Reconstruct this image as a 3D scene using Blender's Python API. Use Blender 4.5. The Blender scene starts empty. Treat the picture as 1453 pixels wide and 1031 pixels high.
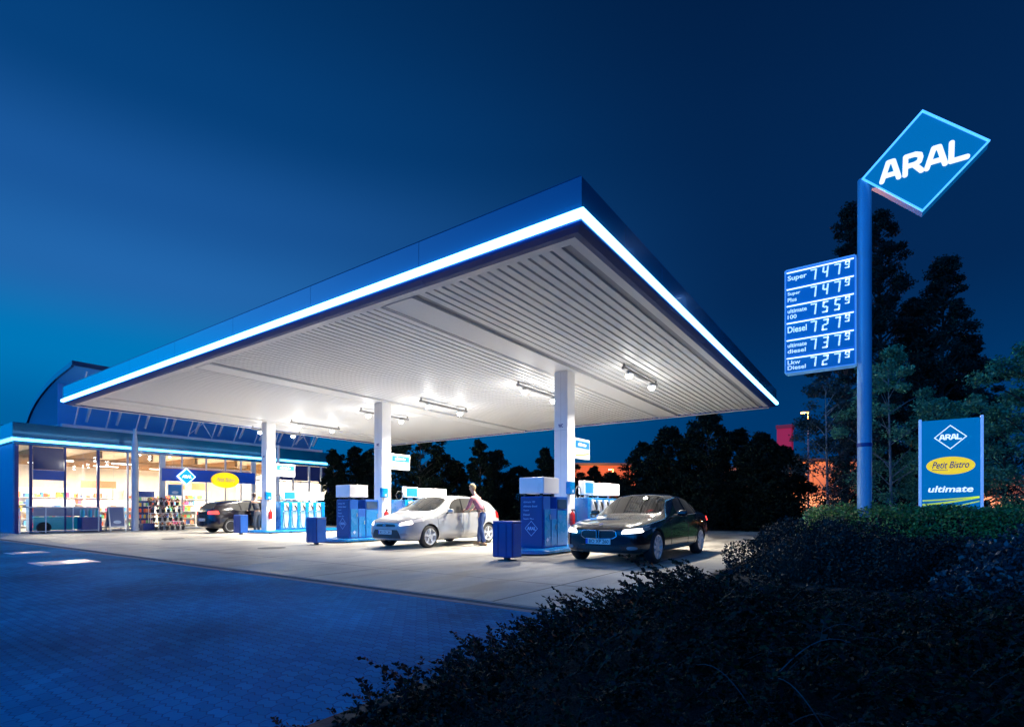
import bpy, bmesh, math, random
import numpy as np
from mathutils import Vector, Matrix
from mathutils.bvhtree import BVHTree
random.seed(7)
R = math.radians
PI = math.pi
scene = bpy.context.scene
C = scene.collection

# ------------------------------------------------------------ camera
cam_d = bpy.data.cameras.new('camera')
cam = bpy.data.objects.new('camera', cam_d)
C.objects.link(cam)
cam.location = (0, 0, 1.1)
cam.rotation_euler = (R(90), 0, 0.6147)
cam_d.sensor_width = 36
cam_d.lens = 18.547
cam_d.shift_y = 0.1414
cam_d.clip_start = 0.05
cam_d.clip_end = 2000
scene.camera = cam

# ------------------------------------------------------------ sky at dusk
world = bpy.data.worlds.new('World')
scene.world = world
world.use_nodes = True
nt = world.node_tree
for n in list(nt.nodes):
    nt.nodes.remove(n)
def wn(t): return nt.nodes.new(t)
out = wn('ShaderNodeOutputWorld'); bg = wn('ShaderNodeBackground')
tc = wn('ShaderNodeTexCoord'); sx = wn('ShaderNodeSeparateXYZ')
nt.links.new(tc.outputs['Generated'], sx.inputs[0])
def wramp(stops):
    r = wn('ShaderNodeValToRGB')
    r.color_ramp.interpolation = 'EASE'
    e = r.color_ramp.elements
    e[0].position, e[0].color = stops[0][0], (*stops[0][1], 1)
    e[1].position, e[1].color = stops[-1][0], (*stops[-1][1], 1)
    for p, c in stops[1:-1]:
        x = e.new(p); x.color = (*c, 1)
    return r
dark = wramp([(0, (.000, .036, .145)), (.14, (.000, .038, .15)), (.36, (.001, .021, .090)), (1, (.000, .007, .034))])
glow = wramp([(0, (.000, .065, .22)), (.12, (.000, .12, .36)), (.23, (.000, .185, .49)), (.335, (.016, .135, .42)), (.44, (.010, .095, .33)), (.56, (.002, .055, .21)), (.7, (.001, .040, .155)), (1, (.001, .025, .10))])
nt.links.new(sx.outputs['Z'], dark.inputs[0]); nt.links.new(sx.outputs['Z'], glow.inputs[0])
az = wn('ShaderNodeMapRange'); az.interpolation_type = 'SMOOTHSTEP'
az.inputs['From Min'].default_value = -.15; az.inputs['From Max'].default_value = -.93
nt.links.new(sx.outputs['X'], az.inputs['Value'])
mx = wn('ShaderNodeMix'); mx.data_type = 'RGBA'
nt.links.new(az.outputs[0], mx.inputs[0]); nt.links.new(dark.outputs[0], mx.inputs[6]); nt.links.new(glow.outputs[0], mx.inputs[7])
# added boost: the unseen sky behind the view is brightened to light the paving
mb = wn('ShaderNodeMapRange'); mb.interpolation_type = 'SMOOTHSTEP'
mb.inputs['From Min'].default_value = .1; mb.inputs['From Max'].default_value = -.9
mb.inputs['To Min'].default_value = 1.0; mb.inputs['To Max'].default_value = 13.0
nt.links.new(sx.outputs['Y'], mb.inputs['Value'])
# faint uneven cloud veil
nz = wn('ShaderNodeTexNoise'); nz.inputs['Scale'].default_value = 1.6; nz.inputs['Detail'].default_value = 3
mp = wn('ShaderNodeMapping'); mp.inputs['Scale'].default_value = (1, 1, 3.5); mp.inputs['Rotation'].default_value = (.3, .2, 0)
nt.links.new(tc.outputs['Generated'], mp.inputs[0]); nt.links.new(mp.outputs[0], nz.inputs['Vector'])
nr = wn('ShaderNodeMapRange'); nr.inputs['From Min'].default_value = .3; nr.inputs['From Max'].default_value = .7
nr.inputs['To Min'].default_value = .975; nr.inputs['To Max'].default_value = 1.025
nt.links.new(nz.outputs[0], nr.inputs['Value'])
mm = wn('ShaderNodeMath'); mm.operation = 'MULTIPLY'
nt.links.new(mb.outputs[0], mm.inputs[0]); nt.links.new(nr.outputs[0], mm.inputs[1])
nt.links.new(mx.outputs[2], bg.inputs['Color'])
nt.links.new(mm.outputs[0], bg.inputs['Strength'])
nt.links.new(bg.outputs[0], out.inputs[0])
scene.view_settings.view_transform = 'Standard'
scene.view_settings.look = 'None'
scene.view_settings.exposure = 0
scene.view_settings.gamma = 1
FORE_W = 205     # watt of each canopy floodlight
CEIL_W = 11      # watt of the spill round each floodlight
SHOP_W = 950

# ------------------------------------------------------------ helpers
def tag(o, label=None, cat=None, group=None, kind=None):
    if label: o['label'] = label
    if cat: o['category'] = cat
    if group: o['group'] = group
    if kind: o['kind'] = kind
    return o
def empty(name, loc=(0, 0, 0), rz=0, label=None, cat=None, group=None):
    o = bpy.data.objects.new(name, None)
    o.empty_display_size = .2
    C.objects.link(o); o.location = loc; o.rotation_euler = (0, 0, rz)
    return tag(o, label, cat, group)
MATS = {}
def M(name, col=(.5, .5, .5), rough=.5, metal=0, emit=None, es=0, var=0, vs=4, bump=0, bs=40, coat=0, island=None, spec=None, trans=0, alpha=1):
    if name in MATS: return MATS[name]
    m = bpy.data.materials.new(name); m.use_nodes = True
    t = m.node_tree; b = t.nodes['Principled BSDF']
    b.inputs['Base Color'].default_value = (*col, 1)
    b.inputs['Roughness'].default_value = rough
    b.inputs['Metallic'].default_value = metal
    if spec is not None: b.inputs['Specular IOR Level'].default_value = spec
    b.inputs['Coat Weight'].default_value = coat
    b.inputs['Coat Roughness'].default_value = .04
    b.inputs['Transmission Weight'].default_value = trans
    if emit:
        b.inputs['Emission Color'].default_value = (*emit, 1)
        b.inputs['Emission Strength'].default_value = es
    if var or bump:
        co = t.nodes.new('ShaderNodeTexCoord')
    if var:
        n = t.nodes.new('ShaderNodeTexNoise'); n.inputs['Scale'].default_value = vs; n.inputs['Detail'].default_value = 5
        t.links.new(co.outputs['Object'], n.inputs['Vector'])
        r = t.nodes.new('ShaderNodeMapRange'); r.inputs['From Min'].default_value = .3; r.inputs['From Max'].default_value = .7
        r.inputs['To Min'].default_value = 1 - var; r.inputs['To Max'].default_value = 1 + var
        t.links.new(n.outputs[0], r.inputs['Value'])
        h = t.nodes.new('ShaderNodeMix'); h.data_type = 'RGBA'; h.blend_type = 'MULTIPLY'; h.inputs[0].default_value = 1
        h.inputs[6].default_value = (*col, 1)
        t.links.new(r.outputs[0], h.inputs[7]); t.links.new(h.outputs[2], b.inputs['Base Color'])
        r2 = t.nodes.new('ShaderNodeMapRange'); r2.inputs['To Min'].default_value = max(rough - .12, .02); r2.inputs['To Max'].default_value = min(rough + .12, 1)
        t.links.new(n.outputs[0], r2.inputs['Value']); t.links.new(r2.outputs[0], b.inputs['Roughness'])
    if bump:
        n = t.nodes.new('ShaderNodeTexNoise'); n.inputs['Scale'].default_value = bs; n.inputs['Detail'].default_value = 6
        t.links.new(co.outputs['Object'], n.inputs['Vector'])
        bp = t.nodes.new('ShaderNodeBump'); bp.inputs['Strength'].default_value = bump; bp.inputs['Distance'].default_value = .02
        t.links.new(n.outputs[0], bp.inputs['Height']); t.links.new(bp.outputs[0], b.inputs['Normal'])
    if island:
        g = t.nodes.new('ShaderNodeNewGeometry'); cr = t.nodes.new('ShaderNodeValToRGB')
        e = cr.color_ramp.elements
        e[0].position, e[0].color = 0, (*island[0], 1); e[1].position, e[1].color = 1, (*island[-1], 1)
        for i, c in enumerate(island[1:-1]):
            x = e.new((i + 1) / (len(island) - 1)); x.color = (*c, 1)
        t.links.new(g.outputs['Random Per Island'], cr.inputs[0]); t.links.new(cr.outputs[0], b.inputs['Base Color'])
    MATS[name] = m
    return m
def glass_mat(name, tint=(.9, .95, 1), refl=1.0):
    # thin pane: mostly clear, mirror-like at grazing angles
    if name in MATS: return MATS[name]
    m = bpy.data.materials.new(name); m.use_nodes = True
    t = m.node_tree; t.nodes.clear()
    o = t.nodes.new('ShaderNodeOutputMaterial'); mixn = t.nodes.new('ShaderNodeMixShader')
    tr = t.nodes.new('ShaderNodeBsdfTransparent'); tr.inputs[0].default_value = (*tint, 1)
    gl = t.nodes.new('ShaderNodeBsdfGlossy'); gl.inputs['Roughness'].default_value = .02
    fr = t.nodes.new('ShaderNodeFresnel'); fr.inputs[0].default_value = 1.5
    mu = t.nodes.new('ShaderNodeMath'); mu.operation = 'MULTIPLY'; mu.inputs[1].default_value = refl
    t.links.new(fr.outputs[0], mu.inputs[0]); t.links.new(mu.outputs[0], mixn.inputs[0])
    t.links.new(tr.outputs[0], mixn.inputs[1]); t.links.new(gl.outputs[0], mixn.inputs[2])
    t.links.new(mixn.outputs[0], o.inputs[0])
    MATS[name] = m
    return m

def sheet_mat(name, col, tcol, clear=.25):
    # milky roof sheeting: scatters, lets light through
    m = bpy.data.materials.new(name); m.use_nodes = True; t = m.node_tree; t.nodes.clear()
    o = t.nodes.new('ShaderNodeOutputMaterial'); d = t.nodes.new('ShaderNodeBsdfDiffuse'); r = t.nodes.new('ShaderNodeBsdfTranslucent'); c = t.nodes.new('ShaderNodeBsdfTransparent')
    d.inputs[0].default_value = (*col, 1); r.inputs[0].default_value = (*tcol, 1)
    a = t.nodes.new('ShaderNodeMixShader'); b = t.nodes.new('ShaderNodeMixShader'); a.inputs[0].default_value = .5; b.inputs[0].default_value = clear
    t.links.new(d.outputs[0], a.inputs[1]); t.links.new(r.outputs[0], a.inputs[2]); t.links.new(a.outputs[0], b.inputs[1]); t.links.new(c.outputs[0], b.inputs[2]); t.links.new(b.outputs[0], o.inputs[0])
    MATS[name] = m
    return m
class MB:
    def __init__(s): s.v = []; s.f = []; s.mi = []
    def add(s, vs, fs, mi=0):
        o = len(s.v); s.v += [tuple(p) for p in vs]
        s.f += [tuple(i + o for i in f) for f in fs]; s.mi += [mi] * len(fs); return s
    def box(s, x0, x1, y0, y1, z0, z1, mi=0):
        return s.add([(x0, y0, z0), (x1, y0, z0), (x1, y1, z0), (x0, y1, z0), (x0, y0, z1), (x1, y0, z1), (x1, y1, z1), (x0, y1, z1)],
              [(0, 3, 2, 1), (4, 5, 6, 7), (0, 1, 5, 4), (1, 2, 6, 5), (2, 3, 7, 6), (3, 0, 4, 7)], mi)
    def tube(s, pts, r, n=8, mi=0, cap=True):
        pts = [Vector(p) for p in pts]
        rs = r if isinstance(r, (list, tuple)) else [r] * len(pts)
        o = len(s.v); ref = None
        for i, p in enumerate(pts):
            d = (pts[min(i + 1, len(pts) - 1)] - pts[max(i - 1, 0)]).normalized()
            a = d.orthogonal().normalized() if ref is None else (ref - d * ref.dot(d)).normalized()
            ref = a; b = d.cross(a)
            for k in range(n):
                t = 2 * PI * k / n
                s.v.append(tuple(p + (a * math.cos(t) + b * math.sin(t)) * rs[i]))
        for i in range(len(pts) - 1):
            for k in range(n):
                k2 = (k + 1) % n
                s.f.append((o + i * n + k, o + i * n + k2, o + (i + 1) * n + k2, o + (i + 1) * n + k)); s.mi.append(mi)
        if cap:
            s.f.append(tuple(o + k for k in range(n))[::-1]); s.mi.append(mi)
            e = o + (len(pts) - 1) * n
            s.f.append(tuple(e + k for k in range(n))); s.mi.append(mi)
        return s
    def prism(s, poly, fn, t0, t1, mi=0):
        # poly: 2d points; fn(u, v, t) -> 3d
        n = len(poly)
        vs = [fn(u, v, t0) for u, v in poly] + [fn(u, v, t1) for u, v in poly]
        fs = [tuple(range(n))[::-1], tuple(range(n, 2 * n))] + [(i, (i + 1) % n, (i + 1) % n + n, i + n) for i in range(n)]
        return s.add(vs, fs, mi)
    def lathe(s, prof, axis='z', n=32, c=(0, 0, 0), mi=0):
        o = len(s.v)
        for (h, r) in prof:
            for k in range(n):
                t = 2 * PI * k / n; a, b = r * math.cos(t), r * math.sin(t)
                p = {'z': (a, b, h), 'x': (h, a, b), 'y': (a, h, b)}[axis]
                s.v.append((p[0] + c[0], p[1] + c[1], p[2] + c[2]))
        for i in range(len(prof) - 1):
            for k in range(n):
                k2 = (k + 1) % n
                s.f.append((o + i * n + k, o + i * n + k2, o + (i + 1) * n + k2, o + (i + 1) * n + k)); s.mi.append(mi)
        s.f.append(tuple(o + k for k in range(n))[::-1]); s.mi.append(mi)
        e = o + (len(prof) - 1) * n
        s.f.append(tuple(e + k for k in range(n))); s.mi.append(mi)
        return s
    def build(s, name, mat, parent=None, bevel=0, smooth=False, loc=None):
        me = bpy.data.meshes.new(name)
        me.from_pydata(s.v, [], s.f)
        mats = mat if isinstance(mat, (list, tuple)) else [mat]
        for m in mats: me.materials.append(m)
        if len(mats) > 1: me.polygons.foreach_set('material_index', s.mi)
        bm = bmesh.new(); bm.from_mesh(me); bmesh.ops.recalc_face_normals(bm, faces=bm.faces); bm.to_mesh(me); bm.free()
        if smooth:
            me.polygons.foreach_set('use_smooth', [True] * len(me.polygons))
            try: me.set_sharp_from_angle(angle=R(40))
            except Exception: pass
        o = bpy.data.objects.new(name, me); C.objects.link(o)
        if parent: o.parent = parent
        if loc: o.location = loc
        if bevel:
            md = o.modifiers.new('bevel', 'BEVEL'); md.width = bevel; md.segments = 2; md.limit_method = 'ANGLE'
        return o
def box(name, mat, x0, x1, y0, y1, z0, z1, parent=None, bevel=0):
    return MB().box(x0, x1, y0, y1, z0, z1).build(name, mat, parent, bevel)
def bake(o):
    dg = bpy.context.evaluated_depsgraph_get()
    dg.update()
    me = bpy.data.meshes.new_from_object(o.evaluated_get(dg))
    o.modifiers.clear(); o.data = me
    return o
def text(s, mat, name, parent, origin, xdir, zdir, w, h, ext=.004, offset=.0, shear=0.0, space=1.0):
    # flat lettering w x h metres whose lower left corner is at origin, reading along xdir, up along zdir
    cu = bpy.data.curves.new(name, 'FONT'); cu.body = s; cu.size = 1; cu.extrude = .001
    cu.offset = offset; cu.shear = shear; cu.space_character = space; cu.resolution_u = 4
    o = bpy.data.objects.new(name, cu); C.objects.link(o)
    dg = bpy.context.evaluated_depsgraph_get(); dg.update()
    me = bpy.data.meshes.new_from_object(o.evaluated_get(dg))
    bpy.data.objects.remove(o)
    xs = [v.co.x for v in me.vertices]; ys = [v.co.y for v in me.vertices]
    x0, x1, y0, y1 = min(xs), max(xs), min(ys), max(ys)
    X = Vector(xdir).normalized(); Z = Vector(zdir).normalized(); N = X.cross(Z)
    for v in me.vertices:
        a = (v.co.x - x0) / (x1 - x0) * w; b = (v.co.y - y0) / (y1 - y0) * h; c = ext if v.co.z > 0 else 0
        v.co = Vector(origin) + X * a + Z * b + N * c
    me.materials.clear(); me.materials.append(mat)
    ob = bpy.data.objects.new(name, me); C.objects.link(ob)
    if parent: ob.parent = parent
    return ob
def kids(o): return [c for c in bpy.data.objects if c.parent == o]
def copy_tree(o, parent=None, loc=None, rz=None, label=None, drop=()):
    c = o.copy(); C.objects.link(c); c.parent = parent
    if loc is not None: c.location = loc
    if rz is not None: c.rotation_euler = (0, 0, rz)
    if label: c['label'] = label
    for ch in kids(o):
        if ch.name.split('.')[0] not in drop: copy_tree(ch, c, drop=drop)
    return c
def fast_mesh(name, V, F4, mats, mi=None):
    me = bpy.data.meshes.new(name)
    V = np.asarray(V, dtype=np.float32); F4 = np.asarray(F4, dtype=np.int32)
    k = F4.shape[1]
    me.vertices.add(len(V)); me.vertices.foreach_set('co', V.ravel())
    me.loops.add(F4.size); me.loops.foreach_set('vertex_index', F4.ravel())
    me.polygons.add(len(F4)); me.polygons.foreach_set('loop_start', np.arange(0, F4.size, k, dtype=np.int32))
    for m in mats: me.materials.append(m)
    if mi is not None: me.polygons.foreach_set('material_index', np.asarray(mi, dtype=np.int32))
    me.update(calc_edges=True); me.validate()
    return me

# ------------------------------------------------------------ materials
BLUE = (.004, .085, .42)
m_blue = M('blue_panel_paint', BLUE, .32, var=.06, vs=2)
m_fascia = M('fascia_enamel', (.0, .095, .19), .2, var=.05, vs=.6, coat=.4)
m_dblue = M('dark_blue_panel', (.006, .03, .20), .35, var=.06, vs=3)
m_cyan = M('cyan_blue_metal', (.0, .16, .46), .28, var=.05, vs=3, coat=.3)
m_white = M('white_painted_metal', (.80, .80, .81), .45, var=.03, vs=3)
m_offw = M('light_grey_metal', (.55, .57, .62), .35, var=.05, vs=3)
m_slat = M('soffit_slat_enamel', (.80, .80, .81), .5)
m_lip = M('fascia_lip_matte', (.004, .05, .24), .6)
m_gap = M('soffit_gap_dark', (.36, .37, .42), .6)
m_steel = M('galvanised_steel', (.5, .52, .55), .35, metal=.8, var=.1, vs=9)
m_black = M('black_rubber', (.012, .012, .013), .6, bump=.2, bs=60)
m_dark = M('dark_plastic', (.03, .03, .035), .45, var=.1, vs=10)
m_neon = M('neon_band_light', (.6, .8, 1), .4, emit=(.13, .50, 1.0), es=11)
m_neon2 = M('shop_neon_light', (.6, .8, 1), .4, emit=(.10, .50, 1.0), es=5.5)
m_lamp = M('floodlight_lens', (1, 1, 1), .2, emit=(1, .97, .9), es=40)
m_lbox = M('lit_white_box', (.9, .9, .9), .3, emit=(.95, .97, 1), es=.9)
m_red = M('red_enamel', (.55, .02, .015), .3, var=.05, vs=8)
m_rim = M('alloy_rim', (.62, .63, .65), .3, metal=.35, var=.06, vs=20)
m_letter = M('white_letter', (.85, .85, .85), .4)
m_palel = M('pale_blue_letter', (.35, .45, .75), .4)
m_glass = glass_mat('shop_glass')
m_cglass = glass_mat('car_window_glass', (.26, .30, .30), 1.5)

# ------------------------------------------------------------ ground
def ground_mat():
    m = bpy.data.materials.new('forecourt_concrete'); m.use_nodes = True
    t = m.node_tree; b = t.nodes['Principled BSDF']
    co = t.nodes.new('ShaderNodeTexCoord')
    n1 = t.nodes.new('ShaderNodeTexNoise'); n1.inputs['Scale'].default_value = .45; n1.inputs['Detail'].default_value = 8; n1.inputs['Roughness'].default_value = .62
    n2 = t.nodes.new('ShaderNodeTexNoise'); n2.inputs['Scale'].default_value = 55; n2.inputs['Detail'].default_value = 4
    n3 = t.nodes.new('ShaderNodeTexNoise'); n3.inputs['Scale'].default_value = 1.7; n3.inputs['Detail'].default_value = 6; n3.inputs['Distortion'].default_value = .8
    mpn = t.nodes.new('ShaderNodeMapping'); mpn.inputs['Scale'].default_value = (1, .35, 1)
    t.links.new(co.outputs['Object'], mpn.inputs[0]); t.links.new(mpn.outputs[0], n3.inputs['Vector'])
    for n in (n1, n2): t.links.new(co.outputs['Object'], n.inputs['Vector'])
    cr = t.nodes.new('ShaderNodeValToRGB'); e = cr.color_ramp.elements
    e[0].position, e[0].color = .33, (.31, .285, .245, 1); e[1].position, e[1].color = .66, (.53, .49, .42, 1)
    t.links.new(n1.outputs[0], cr.inputs[0])
    c2 = t.nodes.new('ShaderNodeValToRGB'); e = c2.color_ramp.elements
    e[0].position, e[0].color = .36, (.42, .40, .38, 1); e[1].position, e[1].color = .5, (1, 1, 1, 1)
    t.links.new(n3.outputs[0], c2.inputs[0])
    mu = t.nodes.new('ShaderNodeMix'); mu.data_type = 'RGBA'; mu.blend_type = 'MULTIPLY'; mu.inputs[0].default_value = .85
    t.links.new(cr.outputs[0], mu.inputs[6]); t.links.new(c2.outputs[0], mu.inputs[7])
    c3 = t.nodes.new('ShaderNodeMapRange'); c3.inputs['From Min'].default_value = .35; c3.inputs['From Max'].default_value = .65; c3.inputs['To Min'].default_value = .86; c3.inputs['To Max'].default_value = 1.1
    t.links.new(n2.outputs[0], c3.inputs['Value'])
    mu2 = t.nodes.new('ShaderNodeMix'); mu2.data_type = 'RGBA'; mu2.blend_type = 'MULTIPLY'; mu2.inputs[0].default_value = 1
    t.links.new(mu.outputs[2], mu2.inputs[6]); t.links.new(c3.outputs[0], mu2.inputs[7])
    # slab joints
    br = t.nodes.new('ShaderNodeTexBrick'); br.offset = 0; br.inputs['Scale'].default_value = 1
    br.inputs['Brick Width'].default_value = 3.8; br.inputs['Row Height'].default_value = 3.3
    br.inputs['Mortar Size'].default_value = .02; br.inputs['Mortar Smooth'].default_value = .2
    br.inputs['Color1'].default_value = (1, 1, 1, 1); br.inputs['Color2'].default_value = (.93, .93, .94, 1); br.inputs['Mortar'].default_value = (.20, .19, .18, 1)
    t.links.new(co.outputs['Object'], br.inputs['Vector'])
    mu3 = t.nodes.new('ShaderNodeMix'); mu3.data_type = 'RGBA'; mu3.blend_type = 'MULTIPLY'; mu3.inputs[0].default_value = 1
    t.links.new(mu2.outputs[2], mu3.inputs[6]); t.links.new(br.outputs[0], mu3.inputs[7])
    t.links.new(mu3.outputs[2], b.inputs['Base Color'])
    rr = t.nodes.new('ShaderNodeMapRange'); rr.inputs['From Min'].default_value = .35; rr.inputs['From Max'].default_value = .65; rr.inputs['To Min'].default_value = .4; rr.inputs['To Max'].default_value = .68
    t.links.new(n3.outputs[0], rr.inputs['Value']); t.links.new(rr.outputs[0], b.inputs['Roughness'])
    bp = t.nodes.new('ShaderNodeBump'); bp.inputs['Strength'].default_value = .25; bp.inputs['Distance'].default_value = .01
    t.links.new(n2.outputs[0], bp.inputs['Height']); t.links.new(bp.outputs[0], b.inputs['Normal'])
    return m
def paving_mat():
    m = bpy.data.materials.new('interlocking_paving'); m.use_nodes = True
    t = m.node_tree; b = t.nodes['Principled BSDF']
    co = t.nodes.new('ShaderNodeTexCoord')
    # interlocking stones: brick rows bent into a zigzag
    sp = t.nodes.new('ShaderNodeSeparateXYZ'); t.links.new(co.outputs['Object'], sp.inputs[0])
    def math_(op, a, bb):
        n = t.nodes.new('ShaderNodeMath'); n.operation = op
        for i, x in enumerate((a, bb)):
            if x is None: continue
            if isinstance(x, (int, float)): n.inputs[i].default_value = x
            else: t.links.new(x, n.inputs[i])
        return n.outputs[0]
    px = math_('PINGPONG', sp.outputs['X'], .0385)
    yy = math_('ADD', sp.outputs['Y'], math_('MULTIPLY', px, .55))
    py = math_('PINGPONG', sp.outputs['Y'], .0385)
    xx = math_('ADD', sp.outputs['X'], math_('MULTIPLY', py, .35))
    cb = t.nodes.new('ShaderNodeCombineXYZ'); t.links.new(xx, cb.inputs[0]); t.links.new(yy, cb.inputs[1])
    br = t.nodes.new('ShaderNodeTexBrick'); br.inputs['Scale'].default_value = 1.3
    br.inputs['Brick Width'].default_value = .2; br.inputs['Row Height'].default_value = .10
    br.inputs['Mortar Size'].default_value = .007; br.inputs['Mortar Smooth'].default_value = .6; br.inputs['Bias'].default_value = 0
    br.inputs['Color1'].default_value = (.001, .17, .32, 1); br.inputs['Color2'].default_value = (.002, .24, .43, 1); br.inputs['Mortar'].default_value = (.001, .10, .21, 1)  # blue dusk light on the stones is put into their base colour
    t.links.new(cb.outputs[0], br.inputs['Vector'])
    n1 = t.nodes.new('ShaderNodeTexNoise'); n1.inputs['Scale'].default_value = .5; n1.inputs['Detail'].default_value = 7
    t.links.new(co.outputs['Object'], n1.inputs['Vector'])
    r = t.nodes.new('ShaderNodeMapRange'); r.inputs['From Min'].default_value = .3; r.inputs['From Max'].default_value = .7; r.inputs['To Min'].default_value = .55; r.inputs['To Max'].default_value = 1.35
    t.links.new(n1.outputs[0], r.inputs['Value'])
    mu = t.nodes.new('ShaderNodeMix'); mu.data_type = 'RGBA'; mu.blend_type = 'MULTIPLY'; mu.inputs[0].default_value = 1
    t.links.new(br.outputs[0], mu.inputs[6]); t.links.new(r.outputs[0], mu.inputs[7]); t.links.new(mu.outputs[2], b.inputs['Base Color'])
    n2 = t.nodes.new('ShaderNodeTexNoise'); n2.inputs['Scale'].default_value = 90; n2.inputs['Detail'].default_value = 3
    t.links.new(co.outputs['Object'], n2.inputs['Vector'])
    hh = math_('ADD', math_('MULTIPLY', br.outputs['Fac'], -1.0), math_('MULTIPLY', n2.outputs[0], .35))
    bp = t.nodes.new('ShaderNodeBump'); bp.inputs['Strength'].default_value = .45; bp.inputs['Distance'].default_value = .008
    t.links.new(hh, bp.inputs['Height']); t.links.new(bp.outputs[0], b.inputs['Normal'])
    b.inputs['Roughness'].default_value = .62; b.inputs['Specular IOR Level'].default_value = .01
    return m
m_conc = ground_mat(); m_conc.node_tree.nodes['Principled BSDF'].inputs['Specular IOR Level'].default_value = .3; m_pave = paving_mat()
m_turf = M('dark_turf', (.02, .028, .012), .9, var=.3, vs=2, bump=.6, bs=30)
m_kerb = M('reddish_kerb_stone', (.06, .03, .024), .7, var=.2, vs=9, bump=.3)
m_soil = M('bark_soil', (.02, .013, .01), .95, var=.3, vs=12, bump=.8, bs=40)
m_asph = M('asphalt', (.05, .05, .053), .7, var=.15, vs=3, bump=.3, bs=120)
def sheet(name, mat, x0, x1, y0, y1, z):
    o = MB().add([(x0, y0, z), (x1, y0, z), (x1, y1, z), (x0, y1, z)], [(0, 1, 2, 3)]).build(name, mat)
    return tag(o, kind='structure')
sheet('ground', m_turf, -600, 600, -600, 600, -.03)
sheet('road', m_asph, -60, 60, 27, 34, -.012)
sheet('forecourt', m_conc, -48, 3.2, 4.98, 27, 0)
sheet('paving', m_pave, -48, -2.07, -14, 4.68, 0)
# the drain channel between paving and concrete
d = MB(); d.box(-48, -2.07, 4.68, 4.78, -.03, .002, 0); d.box(-48, -2.07, 4.90, 4.98, -.03, .002, 0); d.box(-48, -2.07, 4.78, 4.90, -.03, -.012, 1)
tag(d.build('drain_channel', [M('channel_concrete', (.16, .16, .17), .7, var=.1), M('channel_slot', (.02, .02, .02), .8)]), kind='structure')
# kerb and bed
kb = MB()
y = .2
while y < 11.9:
    kb.box(-2.19, -2.07, y, y + .985, -.03, .10); y += 1.0
tag(kb.build('kerb', m_kerb, bevel=.012), kind='structure')
sheet('planting_bed', m_soil, -2.07, 9, .0, 19.5, .035)
for (x, yy, rr, s) in [(-13.62, 3.52, .0, .42), (-17.35, 3.75, .05, .3)]:
    e = empty('cover_plate', (x, yy, 0), rr)
    box('plate', M('polished_cover_steel', (.8, .82, .85), .22, metal=.3, var=.08, vs=6), -s, s, -s * .95, s * .95, .001, .012, e, .003)
    fr = MB()
    for a in (-1, 1):
        fr.box(-s - .05, s + .05, min(a * s * .97, a * (s + .05)), max(a * s * .97, a * (s + .05)), 0.0005, .007)
        fr.box(min(a * (s + .004), a * (s + .05)), max(a * (s + .004), a * (s + .05)), -s * .95, s * .95, 0.0005, .0065)
    fr.build('frame', m_steel, e)
    tag(e, 'large bright steel cover plate set in the paving at left' if s > .4 else 'small bright steel cover plate in the paving, nearer the shop', 'cover plate', 'steel cover plates in the block paving')

for (x, yy, lab) in ((-13.95, 8.15, 'dark round manhole cover in the concrete in front of the middle island'), (-21.1, 8.55, 'pale ringed manhole cover in the concrete in front of the shop')):
    mh = MB().lathe([(.0005, .36), (.007, .36), (.008, .31), (.006, .30), (.009, .29)], 'z', 32).build('manhole_cover', M('cast_iron_cover', (.10, .10, .10) , .6, metal=.4, var=.2, vs=14, bump=.5, bs=30))
    mh.location = (x, yy, 0); tag(mh, lab, 'manhole cover')
# ------------------------------------------------------------ canopy
X0, X1, Y0, Y1 = -24.78, -3.35, 6.37, 22.08
SX0, SX1, SY0, SY1 = -24.56, -3.58, 6.60, 21.9
ZS = 4.95
can = empty('fuel_canopy', (-14, 14, 0), label='huge flat blue canopy with glowing edge band and white slatted soffit on three columns', cat='canopy')
def cpar(o): o.parent = can; o.location = (14, -14, 0); return o     # parts are modelled in world metres
COLX = (-22.62, -15.03, -7.4)
b = MB(); b.box(X0 + .1, X1 - .1, Y0 + .1, Y1 - .1, 5.05, 5.55); cpar(b.build('roof_deck', m_dark))
sl = MB(); x = SX0 + .1
def in_strip(a, c): return any(a < s + .42 and c > s - .42 for s in COLX)
while x + .155 < SX1 - .18:
    if not in_strip(x, x + .155):
        a, c = x, x + .155
        sl.add([(a, SY0 + .20, ZS + .035), (a + .006, SY0 + .20, ZS), (c - .006, SY0 + .20, ZS), (c, SY0 + .20, ZS + .035),
                (a, SY1 - .02, ZS + .035), (a + .006, SY1 - .02, ZS), (c - .006, SY1 - .02, ZS), (c, SY1 - .02, ZS + .035)],
               [(0, 1, 5, 4), (1, 2, 6, 5), (2, 3, 7, 6), (0, 3, 2, 1), (4, 5, 6, 7)], 0)
    x += .2
sl.box(SX0, SX1, SY0, SY1, ZS + .036, ZS + .06, 1)
cpar(sl.build('soffit', [m_slat, m_gap]))
bo = MB(); bo.box(SX0, SX1, SY0, SY0 + .195, ZS - .002, ZS + .035); bo.box(SX1 - .17, SX1, SY0 + .196, SY1, ZS - .002, ZS + .035); cpar(bo.build('soffit_border', m_slat))
for s in COLX:
    st = MB(); st.box(s - .40, s + .40, SY0 + .2, SY1 - .03, ZS - .012, ZS + .03)
    for k in (-1, 1): st.box(s + k * .385 - .012, s + k * .385 + .012, SY0 + .2, SY1 - .03, ZS - .03, ZS - .013)
    cpar(st.build('soffit_panel', m_slat))
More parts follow.
